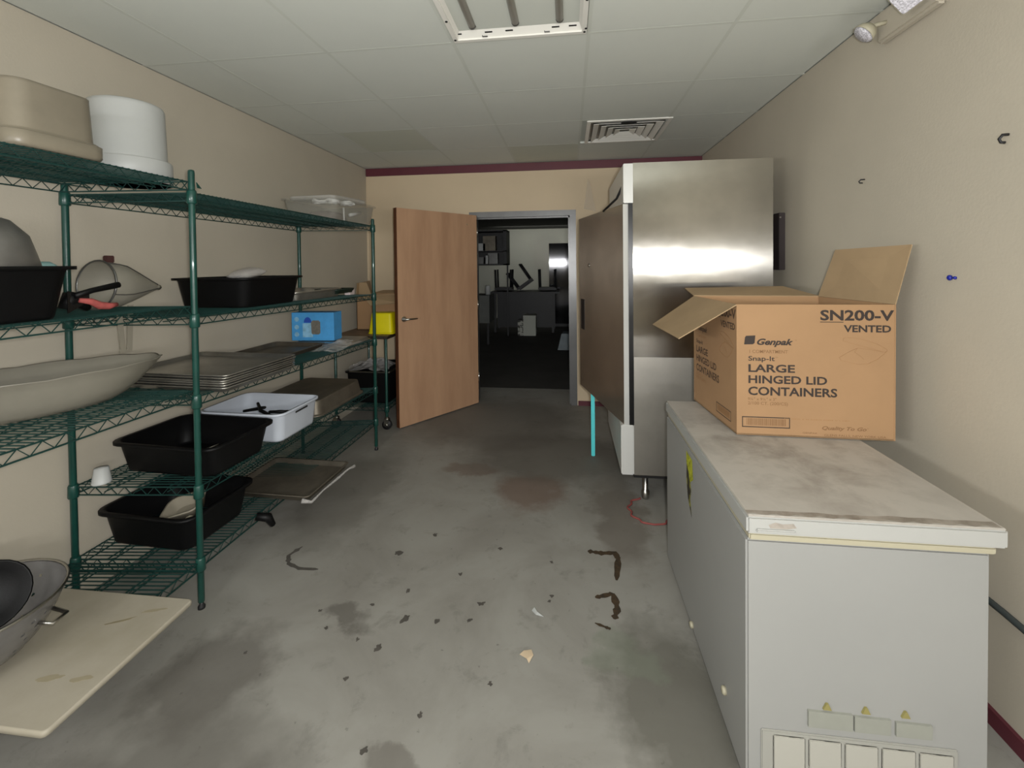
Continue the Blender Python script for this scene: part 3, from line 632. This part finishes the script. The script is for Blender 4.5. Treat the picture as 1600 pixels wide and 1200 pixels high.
solo('food_scoop', MB().loft([rr(.05,.09,.02,0), rr(.06,.1,.025,.035), rr(.03,.06,.014,.05)], M=Matrix.Translation((-2.0,1.47,1.528))), M['paleaqua'], 'pale aqua plastic edge showing above the black tub', 'scoop')
st = thing('conical_strainer', 'conical steel mesh strainer lying on its side on the second shelf', 'strainer', (-1.85, 1.64, 1.385))
sc0 = Vector((-1.91, 1.60, 1.482)); sax = Vector((.06, 1, -.09)).normalized()
link('cone', MB().lathe([(.096,.0),(.096,.05),(.09,.085),(.062,.148),(.03,.215),(.012,.255),(.0,.27)], sc0, 32, axis=sax, caps=False), M['meshm'], st)
ringpts = []; Qs = Vector((0,0,1)).rotation_difference(sax).to_matrix()
for k in range(28): ringpts.append(sc0 + Qs @ Vector((.1*math.cos(2*PI*k/28), .1*math.sin(2*PI*k/28), 0)))
link('rim', MB().tube(ringpts, .004, 6, True), M['pot'], st)
for t in (.35, 1.9, 3.5, 5.1): link('rib', MB().tube([sc0 + Qs @ Vector((r_*math.cos(t), r_*math.sin(t), z_)) for r_, z_ in ((.098,0),(.098,.05),(.092,.085),(.064,.148),(.032,.215),(.014,.255))], .0022, 5), M['pot'], st)
link('tip', MB().lathe([(.012,.25),(.012,.268),(.005,.276)], sc0, 12, axis=sax), M['steel2'], st)
link('hook', MB().box(-1.915, 1.63, 1.572, -1.895, 1.665, 1.602, .003), mat('dark_brown_plastic', (62, 36, 34), .6), st)
loop = MB(); 
for dy in (-.0, .055): loop.slab([(-1.99,1.745+dy,1.38),(-1.99,1.77+dy,1.38),(-1.985,1.758+dy*.55+.022,1.18),(-1.985,1.758+dy*.55,1.18)], .003)
loop.box(-1.990, 1.758, 1.17, -1.985, 1.812, 1.183)
link('handle_loop', loop, M['greyflat'], st, 'flat metal handle hanging through the wire deck')
sp_ = thing('spatula', 'black-handled spatula lying across the strainer', 'spatula', (-1.80, 1.45, 1.44))
link('handle', MB().tube([(-1.75,1.39,1.452),(-1.75,1.45,1.468),(-1.745,1.545,1.485)], [.011,.010,.012], 8), M['black'], sp_)
link('blade', MB().slab([(-1.76,1.375,1.39),(-1.75,1.44,1.43),(-1.75,1.44,1.455),(-1.76,1.375,1.47)], .003), M['blackg'], sp_)
solo('black_pan_handle', MB().tube([(-1.78,1.46,1.40),(-1.78,1.43,1.425),(-1.78,1.395,1.44),(-1.785,1.385,1.405)], [.012,.022,.03,.02], 8), M['black'], 'black utensil handle beside the left tub', 'utensil')
solo('red_cloth', MB().tube([(-1.75,1.405,1.435),(-1.745,1.44,1.428),(-1.75,1.475,1.41),(-1.745,1.505,1.405),(-1.75,1.54,1.408)], [.008,.012,.015,.013,.008], 7), M['red'], 'dull red crumpled cloth between the left tub and the strainer', 'cloth')
fm1 = MB(); rn = random.Random(3)
solo('film_bundle', MB().loft([rr(.1,.16,.03,0), rr(.16,.22,.05,.02), rr(.1,.16,.04,.045), rr(.04,.08,.015,.055)], M=Matrix.Translation((-1.95,2.52,1.486)) @ Matrix.Rotation(.15,4,'X')), M['film'], 'crumpled clear film on the far end of the glossy black tub', 'film')
tr = thing('steel_food_pan', 'shallow grey steel pan on the second shelf right of the glossy black tub', 'pan', (-1.95, 3.05, 1.314))
link('pan_body', tub(MB(), -1.93, 3.02, 1.314, .34, .56, .065, .015, .01, .03, ang=SA), M['alu'], tr)
solo('green_black_tray', tub(MB(), -1.83, 3.33, 1.334, .2, .26, .035, .01, .006, .02, ang=SA), mat('dark_green_black', (24, 40, 32), .5, var=.3, scale=20), 'small dark green tray at the far end of the second shelf', 'tray')
solo('white_packet', MB().box(-1.80, 3.42, 1.312, -1.75, 3.50, 1.362, .004), mat('pale_pink_card', (205, 190, 188), .7), 'small pale packet at the far end of the second shelf', 'packet')

# third tier
ov = thing('oval_bowl', 'long grey oval serving bowl with a scalloped rim, on the third shelf at the left', 'bowl', (-1.88, 1.35, 1.0))
def oval(a, b, z, sc_=0, n=64):
    out = []
    for k in range(n):
        t = 2*PI*k/n; s = 1 + sc_*abs(math.sin(6*t)); out.append((b*s*math.cos(t), a*s*math.sin(t), z + (sc_*.25*abs(math.sin(6*t)) if sc_ else 0)))
    return out
OM = Matrix.Translation((-2.03,1.455,1.006)) @ Matrix.Rotation(-.44,4,'Z')
link('bowl_body', MB().loft([oval(.24,.12,0), oval(.28,.145,.02), oval(.33,.17,.06), oval(.375,.19,.11,.008), oval(.40,.205,.142,.02), oval(.405,.21,.147,.02), oval(.395,.20,.145,.02), oval(.36,.182,.10,.008), oval(.30,.155,.04), oval(.23,.115,.008)], M=OM), M['bowlgrey'], ov)
for k in range(6):
    o = solo('sheet_pan', sheet(MB(), -1.885+random.uniform(-.006,.006), 2.165+random.uniform(-.006,.006), .962+.0115*k, .62, .50, .022, -.06+random.uniform(-.01,.01)), M['alu'],
         ('bottom aluminium sheet pan of the stack on the third shelf', 'second sheet pan from the bottom of the stack on the third shelf', 'third sheet pan from the bottom of the stack on the third shelf',
          'fourth sheet pan from the bottom of the stack on the third shelf', 'sheet pan just under the top one of the stack', 'topmost aluminium sheet pan of the stack on the third shelf')[k], 'sheet pan', 'stacked sheet pans on the third shelf')
solo('baking_tray', sheet(MB(), -2.0, 2.80, .952, .40, .62, .03, SA), M['baked'], 'darkened flat tray behind the sheet pan stack', 'tray')
solo('baking_tray', sheet(MB(), -1.86, 3.33, .945, .46, .36, .022, SA, True), M['alu'], 'grey tray lying under the blue box', 'tray')
bb = thing('blue_box', 'bright blue printed carton on the third shelf', 'box', (-1.96, 3.28, .974))
link('carton', MB().hexa([(-2.125,3.215,.974),(-1.79,3.235,.974),(-1.795,3.36,.974),(-2.13,3.34,.974)], [(-2.125,3.215,1.19),(-1.79,3.235,1.19),(-1.795,3.36,1.19),(-2.13,3.34,1.19)]), M['blue'], bb)
def bpt(t, z, e=.001): return (-2.125+.335*t, 3.215+.02*t-e, .974+.216*z)
def bquad(t0, z0, t1, z1, e=.001): return MB().add([bpt(t0,z0,e), bpt(t1,z0,e), bpt(t1,z1,e), bpt(t0,z1,e)], [(0,1,2,3)])
link('picture', bquad(.26,.12,.50,.62), M['bluepale'], bb)
cm_ = MB(); cm_.add([bpt(.38+.09*math.cos(a/14*PI), .64+.2*math.sin(a/14*PI), .0014) for a in range(15)], [tuple(range(15))]); link('picture', cm_, M['bluedark'], bb)
link('picture', MB().add([bpt(t,z,.002) for t, z in ((.47,.26),(.50,.22),(.64,.22),(.68,.27),(.68,.66),(.64,.72),(.50,.72),(.46,.66))], [tuple(range(8))]), M['greyprint'], bb)
for z in (.22,.48,.76): link('icon', MB().add([bpt(.12+.055*math.cos(a*PI/5), z+.085*math.sin(a*PI/5), .0012) for a in range(10)], [tuple(range(10))]), M['bluepale'], bb)
def crumple(cx, cy, z, wx, wy, hh, seed, nx=12, ny=16):
    m = MB(); vs = []; fs = []
    for j in range(ny+1):
        for i in range(nx+1):
            u, v = i/nx*2-1, j/ny*2-1; e_ = max(0, 1-(u*u+v*v)*.75)
            n_ = noise.noise((u*3+seed, v*3, seed)); n2 = noise.noise((u*9+seed, v*9, seed*2))
            vs.append((cx+u*wx/2*(1+.12*n_), cy+v*wy/2*(1+.12*n2), z+hh*(e_*(.55+.6*n_)+.22*abs(n2))))
    for j in range(ny):
        for i in range(nx): a = j*(nx+1)+i; fs.append((a, a+1, a+nx+2, a+nx+1))
    return m.add(vs, fs)
solo('plastic_bag', crumple(-1.70, 3.12, .95, .2, .42, .045, 2.3), M['film'], 'crumpled clear plastic bag in front of the blue box', 'bag')

# fourth tier
k3 = thing('black_bus_tub', 'black plastic tub on the fourth shelf in front of the pale grey tub', 'tub', (-1.9, 2.05, .558))
link('tub_body', tub(MB(), -1.91, 2.08, .5575, .56, .40, .15, .03, .02, .05, ang=SA-.03), M['black'], k3)
for k, (x, y) in enumerate(((-1.86,2.0),(-1.80,2.05),(-1.74,2.03))):
    solo('steel_utensil', MB().tube([(x,y,.59),(x+.02,y+.05,.62),(x+.06,y+.09,.635)], [.006,.008,.003], 6), M['steel2'], ('steel utensil in the fourth-shelf black tub, nearest the wall', 'middle steel utensil in the fourth-shelf black tub', 'steel utensil in the fourth-shelf black tub, nearest the aisle')[k], 'utensil', 'utensils in the fourth-shelf tub')
k4 = thing('grey_bus_tub', 'pale grey plastic tub holding black tongs on the fourth shelf', 'tub', (-1.85, 2.5, .55))
link('tub_body', tub(MB(), -1.87, 2.52, .548, .52, .38, .165, .02, .012, .04, ang=SA), M['greytub'], k4)
link('handle_notch', MB().box(-1.60, 2.44, .685, -1.598, 2.56, .695), M['hole'], k4)
for k, pts in enumerate((((-1.98,2.50,.665),(-1.86,2.49,.69),(-1.78,2.42,.72)), ((-1.90,2.52,.71),(-1.83,2.45,.69),(-1.72,2.40,.675)), ((-1.78,2.46,.68),(-1.70,2.44,.69),(-1.66,2.48,.68)))):
    solo('black_tongs', MB().tube(pts, [.008,.011,.008], 6), M['black'], ('black utensil leaning up in the pale grey tub', 'black utensil crossing the leaning one in the pale grey tub', 'short black utensil at the aisle side of the pale grey tub')[k], 'utensil', 'black utensils in the grey tub')
cu = MB().lathe([(.038,0),(.038,.006),(.036,.01),(.027,.07),(.0,.072)], (-2.15,1.80,.5585), 20)
solo('small_cup', cu, M['plasticw'], 'small white cup beside the rear post on the fourth shelf', 'cup')
rp_ = thing('roasting_pan', 'large dull steel roasting pan upside down at the far end of the fourth shelf', 'pan', (-1.9, 3.12, .53))
link('pan_body', tub(MB(), -1.90, 3.10, .536, .50, .62, .105, .02, .014, .045, ang=SA, flip=True), M['baked'], rp_)

# bottom tier
k5 = thing('black_bus_tub', 'black plastic tub holding a white container on the bottom shelf', 'tub', (-1.98, 2.02, .225))
link('tub_body', tub(MB(), -1.975, 2.035, .2285, .50, .40, .165, .03, .02, .05, ang=SA-.02), M['black'], k5)
fc = thing('food_container', 'white plastic container tilted in the bottom-shelf black tub', 'container', (-1.85, 1.98, .33))
link('container_body', MB().loft([rr(.13,.10,.03,0), rr(.17,.13,.035,.05), rr(.18,.14,.04,.055), rr(.18,.14,.04,.06), rr(.155,.115,.03,.058), rr(.12,.09,.03,.01)], M=Matrix.Translation((-1.86,1.96,.345)) @ Matrix.Rotation(.35,4,'Z') @ Matrix.Rotation(.3,4,'X') @ Matrix.Rotation(-.25,4,'Y')), M['translucent'], fc)
link('liner', MB().box(-1.80, 1.865, .35, -1.76, 1.90, .372, .004), M['cream'], fc)
bp2 = thing('brown_baking_pan', 'browned baking pan sticking out over the front of the bottom shelf', 'pan', (-1.72, 2.5, .235))
link('pan_body', sheet(MB(), -1.70, 2.53, .238, .52, .44, .03, SA), M['baked'], bp2)
solo('plastic_wrap', MB().tube([(-1.47,2.28,.256),(-1.43,2.31,.235),(-1.425,2.42,.245),(-1.41,2.55,.25),(-1.395,2.66,.26),(-1.38,2.72,.255)], [.014,.008,.005,.008,.006,.01], 7), M['film'], 'clear plastic wrap hanging along the browned pan edge', 'film')
solo('black_rag', MB().tube([(-1.66,2.17,.22),(-1.61,2.20,.20),(-1.60,2.22,.15)], [.02,.024,.015], 7), M['black'], 'black cloth end hanging off the bottom shelf', 'cloth')

# cutting board and colander
cbz = .222
P = [Vector((-1.475,1.56,cbz)), Vector((-1.487,1.065,cbz)), Vector((-2.15,1.06,cbz)), Vector((-2.13,1.60,cbz))]
cbd = thing('cutting_board', 'big off-white stained cutting board on the bottom shelf at the lower left', 'board', (-1.82, 1.3, cbz))
T_ = Matrix.Translation((-1.81,1.315,cbz)) @ Matrix.Rotation(.005,4,'Z')
link('board_slab', MB().loft([rr(.655,.50,.012,0), rr(.665,.51,.016,.003), rr(.665,.51,.016,.017), rr(.655,.50,.012,.02)], M=T_), M['board'], cbd)
def splat(cx, cy, z, rx, ry, seed, n=22, ang=0, jag=.5):
    vs = []
    for k in range(n):
        a = 2*PI*k/n; r_ = 1 + jag*noise.noise((math.cos(a)*1.6+seed, math.sin(a)*1.6, seed)); x, y = rx*r_*math.cos(a), ry*r_*math.sin(a)
        vs.append((cx+x*math.cos(ang)-y*math.sin(ang), cy+x*math.sin(ang)+y*math.cos(ang), z))
    lo_ = [(v[0], v[1], z-.0008) for v in vs]
    return MB().add(vs+lo_, [tuple(range(n)), tuple(range(2*n-1, n-1, -1))] + [(i, i+n, (i+1)%n+n, (i+1)%n) for i in range(n)])
link('stain', splat(-1.66, 1.44, cbz+.0203, .05, .005, 3.1, ang=.5), M['boardst'], cbd)
for k, (x, y, a_, b_) in enumerate(((-1.66,1.21,.04,.012),(-1.55,1.22,.03,.009),(-1.58,1.50,.04,.008))): link('stain', splat(x, y, cbz+.0203, a_, b_, 7.7*k+2, ang=.3), mat('faint_board_stain', (148, 139, 116), .6, var=.12, scale=20) if k == 0 else bpy.data.materials['faint_board_stain'], cbd)
co = thing('colander', 'grey perforated colander standing on the cutting board at the left edge', 'colander', (-1.72, 1.2, .245))
cc = Vector((-1.955, 1.20, .243))
nrad = 132; P0 = [(a_*1.17, b_*1.2) for a_, b_ in [(.05,0),(.09,.012),(.125,.035),(.15,.062),(.17,.092),(.186,.122),(.197,.15),(.203,.172)]]
prof = []
for i in range(len(P0)-1):
    for k in range(4): prof.append((P0[i][0]+(P0[i+1][0]-P0[i][0])*k/4, P0[i][1]+(P0[i+1][1]-P0[i][1])*k/4))
prof.append(P0[-1]); cv = []; cf = []
for r_, z_ in prof:
    for k in range(nrad): cv.append((cc.x+r_*math.cos(2*PI*k/nrad), cc.y+r_*math.sin(2*PI*k/nrad), cc.z+z_))
for i in range(len(prof)-1):
    for k in range(nrad):
        if 6 <= i <= 22 and i % 3 == 0 and (k + (i//3) % 2 * 2) % 4 == 0 and (k//11) % 3 != 2: continue
        cf.append((i*nrad+k, i*nrad+(k+1)%nrad, (i+1)*nrad+(k+1)%nrad, (i+1)*nrad+k))
cf.append(tuple(range(nrad-1,-1,-1)))
link('colander_body', MB().add(cv, cf, True), mat('smoky_grey_plastic', (122, 120, 118), .25, .2, var=.2, scale=7), co)
link('rim', MB().tube([(cc.x+.24*math.cos(2*PI*k/40), cc.y+.24*math.sin(2*PI*k/40), cc.z+.2075) for k in range(40)], .005, 6, True), M['steel2'], co)
link('handle', MB().tube([(cc.x+.20, cc.y+.05, cc.z+.14),(cc.x+.25, cc.y+.06, cc.z+.13),(cc.x+.24, cc.y+.11, cc.z+.13),(cc.x+.18, cc.y+.11, cc.z+.14)], .006, 6), M['steel2'], co)
solo('black_skillet', MB().lathe([(.0,0),(.085,.0),(.108,.028),(.11,.03),(.104,.03),(.08,.006),(0,.006)], (-1.98,1.27,.43), 28, axis=(.75,-.5,.42)), M['black'], 'black pan leaning inside the colander', 'pan')

# ------------------------------------------------------------------ green wire cart by the back corner
ct = thing('wheeled_cart', 'low green wheeled cart between the shelving and the open door', 'cart', (-1.96, 4.3, 0))
CX0, CX1, CY0, CY1 = -2.215, -1.71, 4.02, 4.74
for x in (CX0, CX1):
    for y in (CY0, CY1):
        p = link('post', MB().lathe([(.012,.12),(.0125,.13),(.0125,.875),(.006,.885)], (x,y,0), 12), M['green'], ct)
        cs = link('caster', MB().tube([(x,y-.013,.045),(x,y+.013,.045)], .045, 20), M['rackdark'], ct)
        link('fork', MB().box(x-.024,y-.021,.035,x+.02,y-.017,.098).box(x-.024,y+.017,.035,x+.02,y+.021,.098).lathe([(.026,.096),(.026,.104),(.012,.108),(.010,.135)], (x,y,0), 14), M['steel2'], cs)
        link('hub', MB().tube([(x,y-.024,.045),(x,y+.024,.045)], .015, 12), M['steel2'], cs)
wire_shelf(ct, ((CX1,CY0),(CX1,CY1),(CX0,CY1),(CX0,CY0)), (.21,.21))
link('top_board', MB().box(CX0-.02, CY0-.03, .862, CX1+.03, CY1+.02, .884, .003), mat('brown_worn_board', (112, 92, 72), .6, col2=(134, 112, 96), scale=7), ct)
link('board_edge', MB().box(CX0-.022, CY0-.033, .858, CX1+.033, CY0-.029, .886).box(CX1+.0295, CY0-.033, .858, CX1+.034, CY1+.02, .886), mat('dark_board_edge', (48, 38, 30), .6), ct)
cbx = thing('cardboard_box', 'brown cardboard box with raised flaps on the wheeled cart', 'box', (-1.97, 4.5, .886))
kx0, kx1, ky0, ky1, kz0, kz1 = -2.17, -1.66, 4.38, 4.76, .886, 1.24
link('box_body', MB().box(kx0, ky0, kz0, kx1, ky0+.005, kz1).box(kx0, ky1-.005, kz0, kx1, ky1, kz1).box(kx0, ky0, kz0, kx0+.005, ky1, kz1).box(kx1-.005, ky0, kz0, kx1, ky1, kz1).box(kx0, ky0, kz0, kx1, ky1, kz0+.005), M['card'], cbx)
link('flap', MB().slab([(kx0,ky0,kz1),(kx0,ky1,kz1),(kx0-.0,ky1-.06,kz1+.14),(kx0-.0,ky0+.02,kz1+.125)], .004).slab([(kx0,ky0+.05,kz1),(kx0+.14,ky0+.05,kz1),(kx0+.08,ky0+.06,kz1+.13),(kx0,ky0+.06,kz1+.13)], .004), M['cardin'], cbx)
link('flap', MB().slab([(kx0,ky1-.006,kz1),(kx1,ky1-.006,kz1),(kx1,ky1+.06,kz1+.03),(kx0+.1,ky1+.06,kz1+.03)], .004), M['cardin'], cbx)
link('flap', MB().slab([(kx0+.05,ky0,kz1-.0),(kx1,ky0,kz1+.02),(kx1,ky0-.13,kz1-.07),(kx0+.2,ky0-.10,kz1-.10)], .004), M['cardin'], cbx)
yt = thing('yellow_tub', 'bright yellow plastic tub upside down on the wheeled cart', 'tub', (-1.79, 4.2, .886))
link('tub_body', tub(MB(), -1.80, 4.20, .886, .25, .20, .20, .028, .006, .02, flip=True), M['yellow'], yt)
kb = thing('black_bus_tub', 'black tub with a foil rim low on the wheeled cart, half behind the door', 'tub', (-1.9, 4.4, .22))
link('tub_body', tub(MB(), -1.93, 4.36, .222, .44, .56, .30, .02, .016, .04), M['black'], kb)
link('foil_rim', MB().tube([(-1.70,4.06,.53),(-1.69,4.25,.535),(-1.69,4.6,.53)], .010, 5).tube([(-2.1,4.06,.53),(-1.9,4.06,.528),(-1.70,4.06,.53)], .007, 5), M['steel2'], kb)
solo('clear_bag', crumple(-1.95, 4.28, .53, .40, .40, .10, 5.1), M['film'], 'clear plastic bag lying on the tub under the cart top', 'bag')

# turquoise stick behind the fridge door, floor cable, litter
solo('turquoise_stick', MB().box(.170, 3.612, 0, .20, 3.628, .62, .004), M['cyan'], 'turquoise plastic strip standing under the fridge door', 'strip')
cord = [(.49+.125*math.cos(t*.1)+.01*math.sin(t), 2.84+.15*math.sin(t*.1), .006) for t in range(18, 64)]
solo('looped_cable', MB().tube(cord, .006, 6), M['redcord'], 'dull red cable looped on the floor before the fridge', 'cable')
solo('pale_wall_strip', MB().slab([(.17,4.885,2.13),(.30,4.885,2.1),(.235,4.885,2.42),(.215,4.885,2.45)], .001), mat('thin_clear_strip', (215, 205, 190), .2, alpha=.16), 'faint pale see-through strip on the back wall above the fridge door', 'film')  # faint pale translucent sliver set against the back wall
solo('paper_scrap', MB().slab([(-.205,1.735,.002),(-.175,1.715,.006),(-.165,1.70,.002),(-.15,1.735,.005),(-.16,1.762,.002),(-.19,1.752,.004)], .001), M['paper'], 'small beige paper scrap on the floor', 'scrap')
solo('white_scrap', MB().slab([(-.175,1.965,.002),(-.155,1.94,.004),(-.12,1.935,.002),(-.15,1.955,.006),(-.165,1.985,.002)], .001), M['plasticw'], 'small white plastic shard on the floor', 'scrap')
def strip(pts, wd, seed, z=.0014):
    L_, Rr = [], []; n = len(pts)
    P_ = []
    for i in range(n-1):
        for k in range(5): P_.append(Vector(pts[i]).lerp(Vector(pts[i+1]), k/5))
    P_.append(Vector(pts[-1]))
    for i, p in enumerate(P_):
        d_ = (P_[min(i+1,len(P_)-1)]-P_[max(i-1,0)]).normalized(); nn2 = Vector((-d_.y, d_.x)); w2 = wd*(.5+.45*noise.noise((i*.7+seed,seed,0)))*(1 if 0 < i < len(P_)-1 else .3)
        L_.append(p+nn2*w2); Rr.append(p-nn2*w2)
    vs = [(p.x,p.y,z) for p in L_]+[(p.x,p.y,z) for p in Rr]; k = len(L_)
    return MB().add(vs, [(i, i+k, i+1+k, i+1) for i in range(k-1)])
for k, (pts, wd) in enumerate(((((.09,2.41),(.16,2.40),(.235,2.41),(.245,2.36),(.22,2.20)), .03), (((.11,2.075),(.15,2.09),(.195,2.11)), .022), (((.195,2.11),(.205,2.02),(.185,1.955)), .028), (((.10,1.925),(.15,1.905),(.165,1.90)), .014))):
    link('stain', strip(pts, wd, k*3.3, .0012+.0003*k), M['rust'], floor)
for k, (pts, wd) in enumerate(((((-1.47,2.28),(-1.50,2.20),(-1.46,2.14),(-1.38,2.11),(-1.28,2.115)), .02),)):
    link('stain', strip(pts, wd, k*2.3+9, .0012), M['darkst'], floor)
rn = random.Random(11)
for k, (x, y, r_) in enumerate(((-.725,1.857,.028),(-.92,2.28,.03),(-.41,1.98,.022),(-.77,2.46,.02),(-.44,1.88,.016),(-.78,1.70,.022),(-.88,1.73,.012),(-.77,2.02,.02),(-.09,2.06,.016),(-.1,2.03,.012),(-1.04,1.77,.012),(-.38,2.38,.016),(-.58,1.86,.013),(-.55,2.16,.015),(-1.3,1.62,.012),(-.84,1.56,.012),(-.3,1.60,.012),(-.9,1.92,.012),(-1.12,1.86,.011),(-.1,2.3,.012),(-.52,1.46,.018),(-.66,1.33,.02))):
    link('spot', splat(x, y, .0014, r_*.7*rn.uniform(.7,1), r_*.7*rn.uniform(.8,1.2), k*1.7, 16, rn.uniform(0,3), .9), M['darkst'], floor)

# ------------------------------------------------------------------ far room things
rk = thing('storage_rack', 'dark open cupboard of boxes hung on the left in the room beyond the doorway', 'rack', (-1.75, 9.3, 1.5))
rx0, rx1, ry, rz0, rz1 = -2.2, -1.24, 9.0, 1.52, 2.24
link('rack_frame', MB().box(rx1-.07, ry, rz0, rx1, ry+.5, rz1).box(rx0, ry, rz0, rx1, ry+.5, rz0+.03).box(rx0, ry, rz1-.03, rx1, ry+.5, rz1).box(rx0, ry, 1.80, rx1, ry+.5, 1.82).box(rx0, ry+.47, rz0, rx1, ry+.5, rz1), M['rackdark'], rk)
for x in (rx0+.02, rx1-.06): link('leg', MB().box(x, ry+.44, 0, x+.03, ry+.47, rz0), M['rackdark'], rk)
for k, (x, z, w_, h_, m_, lb_) in enumerate(((-1.76,1.82,.16,.15,'plasticw','white box on the upper shelf of the far cupboard'), (-1.64,1.55,.07,.17,'plasticw','narrow white box low in the far cupboard'), (-1.78,1.55,.12,.14,'pot','grey box low in the far cupboard, on the left'), (-1.53,1.55,.2,.22,'pot','grey box low in the far cupboard, on the right'), (-1.6,1.82,.26,.3,'baked','brown carton on the upper shelf of the far cupboard'))):
    solo('shelf_box', MB().box(x-w_/2, ry+.02, z+.001, x+w_/2, ry+.22, z+h_, .004), M[m_], lb_, 'box', 'boxes in the far cupboard')
# counter with upturned chairs
tb = thing('dining_table', 'dark table stacked with upturned chairs beyond the doorway', 'table', (-.95, 10.2, 0))
link('tabletop', MB().box(-1.75, 9.9, .88, -.2, 10.7, .92), M['rackdark'], tb)
for x in (-1.65, -.35):
    for y in (10.0, 10.6): link('leg', MB().box(x-.025, y-.025, 0, x+.025, y+.025, .88), M['rackdark'], tb)
link('skirt', MB().box(-1.6, 10.0, .12, -.3, 10.03, .88), M['rackdark'], tb)
def chair(cx, cy, z, ang, lean, lab):
    t = thing('dining_chair', lab, 'chair', (cx, cy, z), 'upturned chairs on the far table')
    X = Matrix.Translation((cx, cy, z)) @ Matrix.Rotation(ang, 4, 'Z') @ Matrix.Rotation(lean, 4, 'Y')
    link('seat', MB().box(-.2,-.2,.0,.2,.2,.05,.008).xf(X), M['rackdark'], t)
    for sx in (-1,1):
        for sy in (-1,1): link('leg', MB().tube([(sx*.17,sy*.17,.05),(sx*.18,sy*.18,.46)], .022, 6).xf(X), M['rackdark'], t)
    link('backrest', MB().box(-.2,.19,-.03,.2,.22,.0).xf(X), M['rackdark'], t)
chair(-1.48, 10.3, .955, .0, 0, 'leftmost upturned chair on the table beyond the doorway')
chair(-.98, 10.25, 1.06, .0, -.62, 'tilted upturned chair in the middle of the far table')
chair(-.48, 10.3, .955, .0, 0, 'rightmost upturned chair on the table beyond the doorway')
f2 = thing('steel_refrigerator', 'steel refrigerator with a dark reflection painted in, at the right inside the room beyond the doorway', 'fridge', (-.05, 10.4, 0))
link('cabinet_body', MB().box(-.432, 10.92, .08, .45, 11.4, 2.03), M['farsteel'], f2)
link('fridge_door', MB().box(-.465, 10.9, .14, .45, 10.918, 2.03, .002), M['farsteel'], f2)
link('foot', MB().box(-.42, 10.95, 0, .44, 11.35, .08), M['rackdark'], f2)
wbx = thing('white_box', 'white box on the floor of the room beyond the doorway', 'box', (-.9, 9.7, 0))
link('box_body', MB().box(-.97, 9.52, 0, -.70, 9.85, .44, .004), mat('far_white_card', (176, 178, 168), .7), wbx)
link('side_label', MB().box(-1.09, 9.54, 0, -.972, 9.85, .33, .004), dirty('patterned_side', (170, 170, 160), (40, 40, 36), 16, .46, .54), wbx)
solo('plastic_crate', MB().hexa([(-.20,7.9,.02),(.30,7.9,.02),(.30,8.3,.02),(-.15,8.3,.02)], [(-.13,7.95,.30),(.30,7.95,.30),(.30,8.25,.30),(-.1,8.25,.30)]), mat('blue_grey_plastic', (84, 98, 104), .5, var=.2, scale=6), 'blue-grey crate at the right foot of the far doorway view', 'crate')
lc = thing('floor_cabinet', 'dim grey cabinet against the left side beyond the doorway', 'cabinet', (-1.75, 8.6, 0))
link('cabinet_body', MB().box(-2.3, 8.4, .42, -1.50, 9.0, .95), mat('dim_grey_metal', (92, 94, 90), .6, var=.2, scale=6), lc)
link('leg', MB().box(-1.56, 8.45, 0, -1.52, 8.49, .42), M['rackdark'], lc); link('leg', MB().box(-2.26, 8.45, 0, -2.22, 8.49, .42), M['rackdark'], lc)
solo('small_white_canister', MB().lathe([(.05,0),(.05,.16),(.04,.18)], (-1.56,8.6,.952), 14), M['plasticw'], 'small white canister on the dim cabinet beyond the doorway', 'canister')
